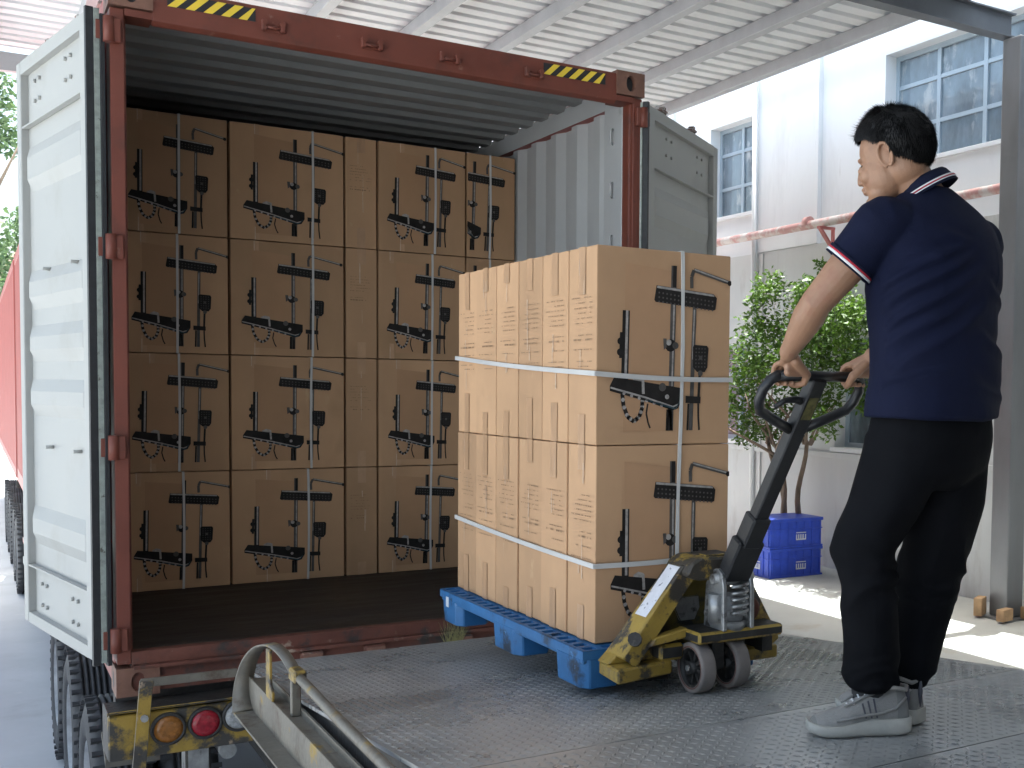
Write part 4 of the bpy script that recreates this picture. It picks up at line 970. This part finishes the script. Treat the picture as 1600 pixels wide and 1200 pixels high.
def limb(b, pts, n=18):
    """pts: (Vector, radius) – round-ended tapered limb"""
    P = [p for p, r in pts]; r_ = [r for p, r in pts]; d0 = (P[0] - P[1]).normalized(); d1 = (P[-1] - P[-2]).normalized()
    pp = [P[0] + d0 * r_[0] * .8, P[0] + d0 * r_[0] * .5] + P + [P[-1] + d1 * r_[-1] * .5, P[-1] + d1 * r_[-1] * .8]; rr = [r_[0] * .55, r_[0] * .86] + r_ + [r_[-1] * .86, r_[-1] * .55]
    b.tube(pp, rr, None, n)
def remesh(b, voxel, smooth, name, m, parent, disp=None):
    bmesh.ops.recalc_face_normals(b.bm, faces=b.bm.faces)
    me = bpy.data.meshes.new('tmp'); b.bm.to_mesh(me); b.bm.free(); o = bpy.data.objects.new('tmp', me); COL.objects.link(o)
    r = o.modifiers.new('r', 'REMESH'); r.mode = 'VOXEL'; r.voxel_size = voxel; r.use_smooth_shade = True
    s = o.modifiers.new('s', 'SMOOTH'); s.factor = .5; s.iterations = smooth
    bpy.context.view_layer.update(); dg = bpy.context.evaluated_depsgraph_get()
    m2 = bpy.data.meshes.new_from_object(o.evaluated_get(dg)); bpy.data.objects.remove(o); m2.name = name; m2.materials.clear(); m2.materials.append(m)
    if disp:
        cos = [(v.co.copy(), v.normal.copy()) for v in m2.vertices]
        for v, (c, n) in zip(m2.vertices, cos): v.co = c + n * disp(c, n)
    m2.polygons.foreach_set('use_smooth', [True] * len(m2.polygons))
    q = bpy.data.objects.new(name, m2); COL.objects.link(q)
    if parent: q.parent = parent; q.matrix_parent_inverse = PINV(parent)
    return q
man = thing('person', 'man in navy polo and black trousers, seen from behind, gripping the jack handle', 'person', tuple(O))
# ---- head frame
HCn = B(.106, .054, 1.542); hf = (Lv * .42 + Fv * .90); hf.normalize(); hf = (hf - Vector((0, 0, .33))).normalized(); hl = Vector((0, 0, 1)).cross(hf).normalized(); hu = hf.cross(hl)
def H(f, l, u): return HCn + hf * f + hl * l + hu * u
A3 = (hf, hl, hu)
b = MB()
ell(b, H(-.012, 0, .022), A3, (.094, .076, .088)); ell(b, H(.030, 0, -.03), A3, (.064, .062, .075)); ell(b, H(.045, 0, -.075), A3, (.045, .045, .036)); ell(b, H(-.026, 0, -.03), A3, (.064, .062, .062))
ell(b, H(.085, 0, -.006), A3, (.012, .034, .012)); limb(b, [(H(.088, 0, .008), .007), (H(.099, 0, -.020), .009), (H(.101, 0, -.030), .010)], 10)
for s in (-1, 1):
    ell(b, H(.095, s * .011, -.034), A3, (.009, .008, .007), 8); ell(b, H(.062, s * .036, -.03), A3, (.026, .022, .024), 10); ell(b, H(.074, s * .028, .017), A3, (.009, .020, .007), 8)
    # ear
    e0 = H(-.004, s * .074, -.008)
    earp = [e0 + hf * (-.004 + .018 * math.cos(t)) * 1.0 + hu * (.032 * math.sin(t)) + hl * s * (.006 + .005 * math.sin(t)) for t in [R(a) for a in range(-80, 261, 20)]]
    b.tube(earp, .0052, None, 8); ell(b, e0 + hu * -.004 - hl * s * .002, A3, (.015, .006, .026), 10)
ell(b, H(.094, 0, -.053), A3, (.010, .021, .006), 8); ell(b, H(.092, 0, -.063), A3, (.010, .019, .006), 8); ell(b, H(.086, 0, -.092), A3, (.018, .020, .014), 10)
# neck, shoulders, torso core
limb(b, [(B(.0, -.005, 1.36), .062), (B(.02, .008, 1.44), .057), (B(.058, .02, 1.48), .058), (B(.082, .032, 1.52), .060)])
loft(b, [(B(0, -.01, z), Lv * a, Fv * q) for z, a, q in ((.84, .14, .09), (1.0, .135, .09), (1.2, .15, .10), (1.33, .15, .09), (1.39, .09, .06))])
# arms (one per side)
LS, LE, LW = B(.185, .0, 1.355), B(.300, .128, 1.150), B(.262, .285, 1.022)
RS, RE, RW = B(-.172, .0, 1.335), B(-.235, .10, 1.14), B(-.045, .265, 1.020)
def arm(S_, E_, W_):
    mid = S_.lerp(E_, .5); fm = E_.lerp(W_, .28)
    pts = [(S_, .056), (S_.lerp(E_, .3), .056), (mid, .052), (S_.lerp(E_, .8), .046), (E_, .0425), (fm, .0445), (E_.lerp(W_, .6), .037), (E_.lerp(W_, .88), .028), (W_, .0265)]
    limb(b, pts, 20)
arm(LS, LE, LW); arm(RS, RE, RW)
# hands gripping the bar (bar axis +x, radius .0155)
def hand(cx, W_, thumb_side):
    C_ = Vector((cx, HC.y, HC.z)); rg = .0155 + .0105
    def pt(x, ang, r_): return Vector((x, C_.y + math.cos(R(ang)) * r_, C_.z + math.sin(R(ang)) * r_))
    xs = [-.031, -.0105, .0105, .030]
    if thumb_side < 0: order = [3, 2, 1, 0]
    else: order = [0, 1, 2, 3]
    rad = [.0086, .0092, .0090, .0078]; ln = [1.0, 1.08, 1.04, .86]      # index, middle, ring, little
    for fi, k in enumerate(order):
        x = cx + xs[k] * (1 if True else 1); r_ = rad[fi]; L = ln[fi]; j = random.Random(fi + int(cx * 100)).uniform(-5, 5)
        kn = pt(x, 118 + j, rg + .014); p1 = pt(x, 62 + j, rg + .006); p2 = pt(x, -2 + j - 6 * L, rg); p3 = pt(x, -62 * L + j, rg - .001); p4 = pt(x, -112 * L + j, rg - .001)
        limb(b, [(kn, r_ * 1.22), (kn.lerp(p1, .5) + Vector((0, .002, .003)), r_ * 1.05), (p1, r_ * 1.1), (p1.lerp(p2, .5) + Vector((0, .003, .002)), r_), (p2, r_ * 1.03), (p3, r_ * .95), (p4, r_ * .82)], 12)
        # palm ray to the wrist
        limb(b, [(kn, r_ * 1.25), (kn.lerp(W_, .45) + Vector((0, 0, .002)), .0135), (W_.lerp(kn, .12), .0165)], 12)
    # heel of the palm behind the bar
    ih = cx + (.028 if thumb_side > 0 else -.028) * -1
    limb(b, [(pt(cx - .022, 165, rg + .008), .0125), (pt(cx + .022, 165, rg + .008), .0125)], 12)
    limb(b, [(pt(cx - .02, 140, rg + .014), .014), (pt(cx + .02, 140, rg + .014), .014)], 12)
    # thumb leaves the side of the palm near its base and closes under the bar
    tx = cx - thumb_side * .030
    limb(b, [(W_.lerp(pt(tx, 170, rg + .02), .45), .0145), (pt(tx - thumb_side * .012, 178, rg + .012), .0135), (pt(tx - thumb_side * .014, 222, rg + .004), .0108), (pt(tx - thumb_side * .004, 268, rg + .001), .0098), (pt(tx + thumb_side * .010, 292, rg), .0082)], 12)
hand(1.415, LW, -1); hand(1.668, RW, 1)
# legs under the trousers
for hp, kn, an in ((B(.09, 0, .80), B(.19, .045, .46), B(.175, .03, .08)), (B(-.08, 0, .80), B(-.045, .03, .46), B(.005, .06, .08))):
    limb(b, [(hp, .075), (hp.lerp(kn, .5), .062), (kn, .048), (kn.lerp(an, .35), .047), (an, .034)], 18)
body = remesh(b, .0030, 3, 'body', skin, man)
# eyes, brows and lips as facial features
b = MB()
for s in (-1, 1):
    b.tube([H(.081, s * .016, .020), H(.0765, s * .028, .022), H(.064, s * .042, .018)], [.002, .0025, .0015], hairm, 8)
    ell(b, H(.0725, s * .030, .001), A3, (.006, .010, .0035), 8)
b.build('eyes', None, man)
# ---- hair
b = MB()
def onhead(th, ph, o=0):     # th from crown, ph around (0 = front)
    rx, ry, rz = .099 + o, .081 + o, .093 + o; x = max(0, th - math.pi / 2)
    g = math.sin(th) if x == 0 else 1 - .42 * x * x; zz = math.cos(th) if x == 0 else -x
    return H(-.014 + rx * g * math.cos(ph), ry * g * math.sin(ph), .024 + rz * zz)
def hairline(ph):
    c = math.cos(ph)            # 1 front, -1 back
    if c > .80: return 1.02
    if c > .3: return 1.02 + (.80 - c) * .55
    if c > -.12: return 1.42 + (.3 - c) * .35
    return min(2.36, 1.95 + (-.12 - c) * .6)
N1, N2 = 44, 16; k_ = b.mi(hairm); grid = []
for i in range(N1):
    ph = 2 * math.pi * i / N1; a = hairline(ph); row = []
    for j in range(N2 + 1):
        th = a * (j / N2) + .001; o_ = .013 * (1 - (j / N2) ** 6) + .004 + .003 * noise.noise(Vector((ph * 3, th * 5, 1))); row.append(b.bm.verts.new(onhead(th, ph, o_)))
    grid.append(row)
for i in range(N1):
    for j in range(N2):
        f = b.bm.faces.new((grid[i][j], grid[(i + 1) % N1][j], grid[(i + 1) % N1][j + 1], grid[i][j + 1])); f.material_index = k_; f.smooth = True
rr = random.Random(11)
for _ in range(18000):
    ph = rr.uniform(-math.pi, math.pi); a = hairline(ph); th = a * rr.random() ** .62
    p = onhead(th, ph, .004 + .011 * (1 - (th / a) ** 6)); nrm = (p - H(-.014, 0, .024)).normalized()
    flow = (hu * -1.0 + hf * (.35 + .3 * math.cos(ph))); flow = (flow - nrm * flow.dot(nrm)); flow.normalize()
    top = max(0, 1 - th / .9); d = (flow * (1 - .35 * top) + nrm * (.22 + .62 * top * rr.random()) + Vector((rr.gauss(0, .16), rr.gauss(0, .16), rr.gauss(0, .16)))).normalized(); L = rr.uniform(.012, .024) * (1 + .35 * top) * (.55 if th > a * .92 else 1)
    s_ = d.cross(nrm).normalized() * .0009
    q = [b.bm.verts.new(v) for v in (p - s_, p + s_, p + d * L * .6 + s_ * .7 - nrm * .001, p + d * L - nrm * .003 * (1 - top))]
    f = b.bm.faces.new(q); f.material_index = k_
for _ in range(900):
    ph = rr.uniform(-math.pi, math.pi); th = rr.uniform(0, .95); p = onhead(th, ph, .014); nrm = (p - H(-.014, 0, .024)).normalized()
    d = (nrm * .7 + hf * .45 + hl * rr.gauss(0, .3) + hu * rr.uniform(-.1, .25)).normalized(); L = rr.uniform(.014, .028); s_ = d.cross(nrm).normalized() * .0007
    f = b.bm.faces.new([b.bm.verts.new(v) for v in (p - s_, p + s_, p + d * L)]); f.material_index = k_
b.build('hair', None, man, recalc=False)
# ---- shirt
def torso_rings(ex=0):
    K = [(.845, .006, -.015, .200, .150), (.90, .0, -.015, .197, .148), (.97, -.012, -.010, .190, .145), (1.06, -.010, -.006, .188, .143), (1.15, -.004, -.006, .196, .147), (1.24, .0, -.010, .203, .146),
         (1.31, .0, -.010, .203, .134), (1.36, .0, -.008, .190, .115), (1.40, .002, -.004, .155, .094), (1.432, .008, .0, .108, .078), (1.455, .018, .006, .078, .070), (1.466, .024, .010, .068, .064)]
    K = catmull(K, 3); return [(B(l, f, z), Lv * (a + ex), Fv * (q + ex)) for z, l, f, a, q in K]
b = MB(); loft(b, torso_rings(), 40, 2.25)
def sleeve(b, S_, E_, m0, t1, cw):
    d = (E_ - S_).normalized()
    limb(b, [(m0, .070), (S_ + d * .0 + Vector((0, 0, -.004)), .076), (S_.lerp(E_, t1 * .5), .073), (S_.lerp(E_, t1), cw)], 24)
def cutcyl(b, S_, E_, m0, t1, cw):
    """sleeve tube with flat open-looking end"""
    P = catmull([tuple(m0) + (.072,), tuple(S_ + Vector((0, 0, -.006))) + (.077,), tuple(S_.lerp(E_, t1 * .45)) + (.074,), tuple(S_.lerp(E_, t1)) + (cw,)], 4)
    b.tube([Vector(q[:3]) for q in P], [q[3] for q in P], None, 28)
TL_, TR_ = .50, .56
cutcyl(b, LS, LE, B(.12, -.005, 1.335), TL_, .068); cutcyl(b, RS, RE, B(-.10, -.005, 1.32), TR_, .068)
FOLDS = [(1.19, .13, .05, .75, .014, .0075), (1.135, .14, .0, .9, .016, .009), (1.08, .15, .05, 1.0, .018, .009), (1.03, .13, .0, .8, .016, .008), (.965, .16, .1, 1.1, .02, .008), (.915, .08, .0, .6, .014, .006),
         (1.27, .03, .35, .75, .012, .005), (1.20, -.10, 1.25, 1.9, .016, .006), (1.06, -.08, 1.2, 1.95, .018, .007), (.93, -.05, 1.1, 1.7, .016, .005), (1.33, -.05, .55, 1.0, .015, .004)]
def shirt_disp(c, n):
    q = c - O; l, f, z = q.dot(Lv), q.dot(Fv), q.z
    # diagonal drag folds from the shoulders to the waist
    u = z * 1.0 + abs(l) * .35 - l * .55
    a = noise.noise(Vector((u * 9 + noise.noise(c * 4) * .8, l * 2.2, f * 2.2 + 3))) ** 1
    w1 = math.exp(-((z - .98) / .16) ** 2); w2 = math.exp(-((z - 1.20) / .12) ** 2) * (1 if abs(l) > .10 else .3)
    r_ = 1 - abs(a) * 2
    d = .0150 * (w1 + .55 * w2 + .15) * max(-.6, min(1, r_)) * .8
    ver = noise.noise(Vector((l * 9, f * 9, z * 1.6))) * .0045 * max(0, 1 - (z - .85) / .25)
    th = math.atan2(f + .01, l) / (math.pi / 2)      # 0 = left flank, -1 = back, -2/2 = right flank
    sb = -th if th < 0 else 4 - th
    fo = 0
    if sb < 2.3:
        for z0, k1, s0, s1, w_, A in FOLDS:
            if s0 - .15 < sb < s1 + .15:
                win = max(0, min(1, (sb - s0 + .15) / .25)) * max(0, min(1, (s1 + .15 - sb) / .35)); e = (z - z0 - k1 * (sb - s0) ** .8 if sb > s0 else z - z0) / w_
                fo += A * win * (math.exp(-e * e) - .75 * math.exp(-(e - 1.5) ** 2))
    return d * .5 + ver + noise.noise(c * 5) * .006 + fo
shirt = remesh(b, .006, 5, 'polo_shirt', navy, man, shirt_disp)
# hem edge and side slit, sleeve bands and collar
def ring_band(b, c, ax, a_, q_, h, r0, m_, n=40, tilt=None, start=0, end=1, th=.0022):
    k_ = b.mi(m_); prev = None; d = ax.normalized(); full = (end - start) >= 1
    rng = range(n if full else n + 1); rings = []
    for i in rng:
        t = 2 * math.pi * (start + (end - start) * i / n); o_ = a_ * math.cos(t) + q_ * math.sin(t); ou = o_.normalized() * th; cc = c + o_
        rings.append([b.bm.verts.new(v) for v in (cc + d * h / 2 + ou, cc - d * h / 2 + ou, cc - d * h / 2 - ou, cc + d * h / 2 - ou)])
    m = len(rings)
    for i in range(m if full else m - 1):
        A, Z = rings[i], rings[(i + 1) % m]
        for j in range(4): f = b.bm.faces.new((A[j], A[(j + 1) % 4], Z[(j + 1) % 4], Z[j])); f.material_index = k_; f.smooth = j == 0
def cuff(S_, E_, t1, cw, nm='sleeve_trim'):
    d = (E_ - S_).normalized(); a_ = d.orthogonal().normalized(); q_ = d.cross(a_); b = MB(); c = S_.lerp(E_, t1)
    for (o_, h, m_, e) in ((-.012, .008, navyc, .002), (-.005, .0055, redc, .0028), (.001, .0065, whitec, .003), (.007, .005, navyc, .0022)):
        ring_band(b, c + d * (o_ + .004), d, a_ * (cw + e), q_ * (cw + e), h, 0, m_)
    b.build(nm, None, shirt)
cuff(LS, LE, TL_, .068); cuff(RS, RE, TR_, .068)
b = MB(); nd = (B(.075, .03, 1.545) - B(.0, -.005, 1.40)).normalized(); nc = B(.020, .004, 1.452); tiltax = (nd + Fv * .28 + Vector((0, 0, .3))).normalized()
a_ = (Lv - tiltax * Lv.dot(tiltax)).normalized(); q_ = tiltax.cross(a_).normalized()
if q_.dot(Fv) < 0: q_ = -q_
# turned-down collar: inner stand and outer leaf
k_ = b.mi(navyc); n = 48; rows = []
prof = [(.064, .030), (.066, .040), (.072, .043), (.078, .036), (.084, .018), (.092, -.002)]
for i in range(n + 1):
    t = math.pi * 2 * i / n; open_ = 0
    rows.append([b.bm.verts.new(nc + tiltax * (h - .004) + a_ * math.cos(t) * r_ + q_ * math.sin(t) * r_ * .98) for r_, h in prof])
for A, Z in zip(rows, rows[1:]):
    for j in range(len(prof) - 1): f = b.bm.faces.new((A[j], A[j + 1], Z[j + 1], Z[j])); f.material_index = k_; f.smooth = True
col_ = b.build('collar', None, shirt); md = col_.modifiers.new('t', 'SOLIDIFY'); md.thickness = .0025
b = MB()
for (h, r_, m_, hh) in ((.0135, .0880, whitec, .0034), (.0095, .0898, redc, .0026), (.0058, .0912, whitec, .0026)):
    ring_band(b, nc + tiltax * (h - .004), tiltax, a_ * r_, q_ * r_ * .98, hh, 0, m_, 60, th=.0012)
b.build('collar_stripe', None, col_)
# ---- trousers
b = MB()
loft(b, [(B(l, f, z), Lv * a, Fv * q) for z, l, f, a, q in catmull([(.885, .0, -.012, .165, .125), (.82, .0, -.012, .180, .138), (.76, .004, -.008, .188, .140), (.70, .006, -.004, .182, .128), (.655, .01, .0, .14, .09)], 3)], 36, 2.2)
def tleg(K):
    K = catmull(K, 4); loft(b, [(B(l, f, z), Lv * a, Fv * q) for z, l, f, a, q in K], 30, 2.1)
tleg([(.80, .080, .0, .100, .118), (.72, .100, .004, .100, .122), (.62, .140, .018, .098, .110), (.54, .176, .036, .090, .096), (.47, .190, .046, .082, .088), (.38, .185, .034, .078, .082), (.28, .178, .024, .075, .078), (.20, .172, .022, .073, .077), (.15, .166, .026, .069, .075), (.125, .164, .028, .062, .068)])
tleg([(.80, -.080, .0, .100, .112), (.72, -.085, .0, .102, .112), (.62, -.084, .008, .112, .108), (.54, -.074, .016, .108, .102), (.46, -.060, .030, .100, .094), (.38, -.050, .040, .092, .088), (.28, -.034, .052, .086, .083), (.20, -.018, .058, .080, .079), (.14, -.004, .060, .072, .073), (.105, .004, .062, .058, .064)])
def tr_disp(c, n):
    q = c - O; l, f, z = q.dot(Lv), q.dot(Fv), q.z
    knee = math.exp(-((z - .44) / .09) ** 2); ank = math.exp(-((z - .13) / .07) ** 2); hipw = math.exp(-((z - .70) / .08) ** 2)
    a = 1 - 2.6 * abs(noise.noise(Vector((l * 5, f * 5, z * 13 + noise.noise(c * 6) * 1.3)))); a = max(-.8, a) - .25; v = noise.noise(Vector((l * 11, f * 11, z * 2.5)))
    return .0105 * a * (knee + 1.2 * ank + .12) + .008 * v + .004 * hipw * noise.noise(Vector((l * 14, f * 3, z * 9)))
remesh(b, .006, 4, 'trousers', trous, man, tr_disp)
# ---- shoes
def shoe(heel, toe_dir, L, name='shoe'):
    d = Vector(toe_dir).normalized(); s = Vector((0, 0, 1)).cross(d); h0 = Vector(heel)
    def P(t, w_, z): return h0 + d * (t * L) + s * w_ + Vector((0, 0, z))
    # plan half widths along the length
    K = [(0, .020, .060), (.035, .031, .105), (.14, .038, .124), (.28, .038, .122), (.40, .038, .126), (.50, .041, .098), (.62, .046, .078), (.75, .048, .064), (.88, .043, .054), (.96, .031, .042), (1.0, .014, .032)]
    K = catmull(K, 3); b = MB(); rings = []
    for t, wd, h in K:
        ring = []
        for k in range(18):
            a = 2 * math.pi * k / 18; ca, sa = math.cos(a), math.sin(a)
            x = wd * math.copysign(abs(ca) ** .8, ca); z = .022 + (h - .022) * (max(0, sa) ** .75) - .004 * max(0, -sa)
            ring.append(b.bm.verts.new(P(t, x * (1 - .25 * max(0, sa) ** 2), z)))
        rings.append(ring)
    k1, k2 = b.mi(shoeu), b.mi(shoel)
    for ri, (a, c) in enumerate(zip(rings, rings[1:])):
        for i in range(18): f = b.bm.faces.new((a[i], a[(i + 1) % 18], c[(i + 1) % 18], c[i])); f.smooth = True; f.material_index = k2 if (ri < 6 or ri > 25) else k1
    b.bm.faces.new(rings[0]); b.bm.faces.new(rings[-1])
    sh = b.build(name, None, man)
    b = MB()       # raised side panels, eyestay and heel tab
    for sd_ in (-1, 1):
        b.tube([P(.05, sd_ * .030, .100), P(.16, sd_ * .0385, .072), P(.30, sd_ * .0395, .060), P(.46, sd_ * .042, .056), P(.60, sd_ * .046, .050), P(.76, sd_ * .047, .044)], [.003, .004, .004, .004, .004, .003], shoeu, 6)
        b.tube([P(.36, sd_ * .030, .112), P(.46, sd_ * .027, .104), P(.58, sd_ * .024, .086), P(.66, sd_ * .018, .076)], [.004, .0045, .004, .003], shoel, 6)
    b.tube([P(.34, -.033, .124), P(.18, -.036, .127), P(.05, -.025, .118), P(.02, 0, .122), P(.05, .025, .118), P(.18, .036, .127), P(.34, .033, .124)], [.006] * 7, shoeu, 8)
    b.tube([P(.02, 0, .05), P(.0, 0, .09), P(.012, 0, .122)], [.007, .007, .006], darks, 6)
    b.build('overlay', None, sh, recalc=False)
    b = MB(); rings = []
    for t, wd, h in K:
        sp = .012 * max(0, (t - .78) / .22) ** 2; hb = .006 * max(0, (.08 - t) / .08); tt = -.015 + t * 1.03
        th = .044 if t < .4 else .044 - .014 * min(1, (t - .4) / .3)
        rings.append([b.bm.verts.new(P(tt, q[0] * (wd + .004), q[1])) for q in ((-.93, sp + hb), (.93, sp + hb), (1.06, .010 + sp), (1.03, th + sp * .7), (-1.03, th + sp * .7), (-1.06, .010 + sp))])
    for a, c in zip(rings, rings[1:]):
        for i in range(6): f = b.bm.faces.new((a[i], a[(i + 1) % 6], c[(i + 1) % 6], c[i])); f.smooth = i in (1, 2, 4, 5)
    b.bm.faces.new(rings[0]); b.bm.faces.new(rings[-1]); b.build('sole', sole, sh)
    b = MB()
    for side in (-1, 1):
        for k in range(3):
            t0 = .34 + k * .055; b.add([P(t0, side * .0405, .048), P(t0 + .018, side * .0425, .048), P(t0 + .055, side * .036, .098 - k * .006), P(t0 + .037, side * .0355, .100 - k * .006)], [(0, 1, 2, 3)], darks)
    for k in range(5):
        t = .40 + k * .055; z = .121 - k * .0115; b.tube([P(t, -.020, z - .006), P(t, 0, z + .003), P(t, .020, z - .006)], .0028, whitec, 6)
    b.build('laces', None, sh, recalc=False)
for (l, f) in ((.172, .034), (.006, .062)):
    b = MB(); loft(b, [(B(l, f, z), Lv * a, Fv * a * 1.15) for z, a in ((.06, .040), (.09, .043), (.13, .047), (.19, .053))], 20); b.build('sock', mat('sock', (.03, .03, .032), .9), man, smooth=True)
shoe(B(.094, -.035, .004), -rv * Vector((1, 1, 0)) + fv * .05 + Vector((0, 0, .0)) if False else (Lv * .93 + Fv * .52), .272)
shoe(B(.018, -.010, .002), (Fv * .96 + Lv * .22), .262)

# ================================================================= one object per separate piece
def MG(o): return .011 if o.name.startswith('printed') else .0015
def split(o, newname):
    me = o.data; bm = bmesh.new(); bm.from_mesh(me); bm.verts.ensure_lookup_table(); seen = set(); comps = []
    for v in bm.verts:
        if v.index in seen: continue
        st = [v]; seen.add(v.index); c = []
        while st:
            x = st.pop(); c.append(x.index)
            for e in x.link_edges:
                y = e.other_vert(x)
                if y.index not in seen: seen.add(y.index); st.append(y)
        comps.append(c)
    bb = [[[min(bm.verts[i].co[k] for i in c) - MG(o), max(bm.verts[i].co[k] for i in c) + MG(o)] for k in range(3)] for c in comps]
    par = list(range(len(comps)))
    def find(i):
        while par[i] != i: i = par[i]
        return i
    for i in range(len(comps)):
        for j in range(i):
            if all(bb[i][k][0] <= bb[j][k][1] and bb[j][k][0] <= bb[i][k][1] for k in range(3)): par[find(i)] = find(j)
    groups = {}
    for i, c in enumerate(comps): groups.setdefault(find(i), []).extend(c)
    if len(groups) < 2: bm.free(); o.name = newname; return
    for g in groups.values():
        keep = set(g); b2 = bm.copy(); b2.verts.ensure_lookup_table()
        bmesh.ops.delete(b2, geom=[v for v in b2.verts if v.index not in keep], context='VERTS')
        m2 = bpy.data.meshes.new(newname); b2.to_mesh(m2); b2.free()
        for q in me.materials: m2.materials.append(q)
        n = bpy.data.objects.new(newname, m2); COL.objects.link(n); n.parent = o.parent; n.matrix_parent_inverse = o.matrix_parent_inverse.copy(); n.matrix_basis = o.matrix_basis.copy()
    bm.free(); bpy.data.objects.remove(o)
SPL = {'tape': 'tape', 'bolts': 'bolt', 'base': 'base', 'side_rails': 'side_rail', 'support_legs': 'support_leg', 'inner_lining': 'inner_lining', 'frame': 'chassis_rail', 'stringer': 'stringer', 'side_guard': 'side_guard', 'eyes': 'eye', 'printed_text': 'printed_text', 'printed_mark': 'printed_mark', 'overlay': 'overlay'}
for o in list(COL.objects):
    st = o.name.split('.')[0]
    if o.type == 'MESH' and st in SPL and o.parent and not o.children: split(o, SPL[st])
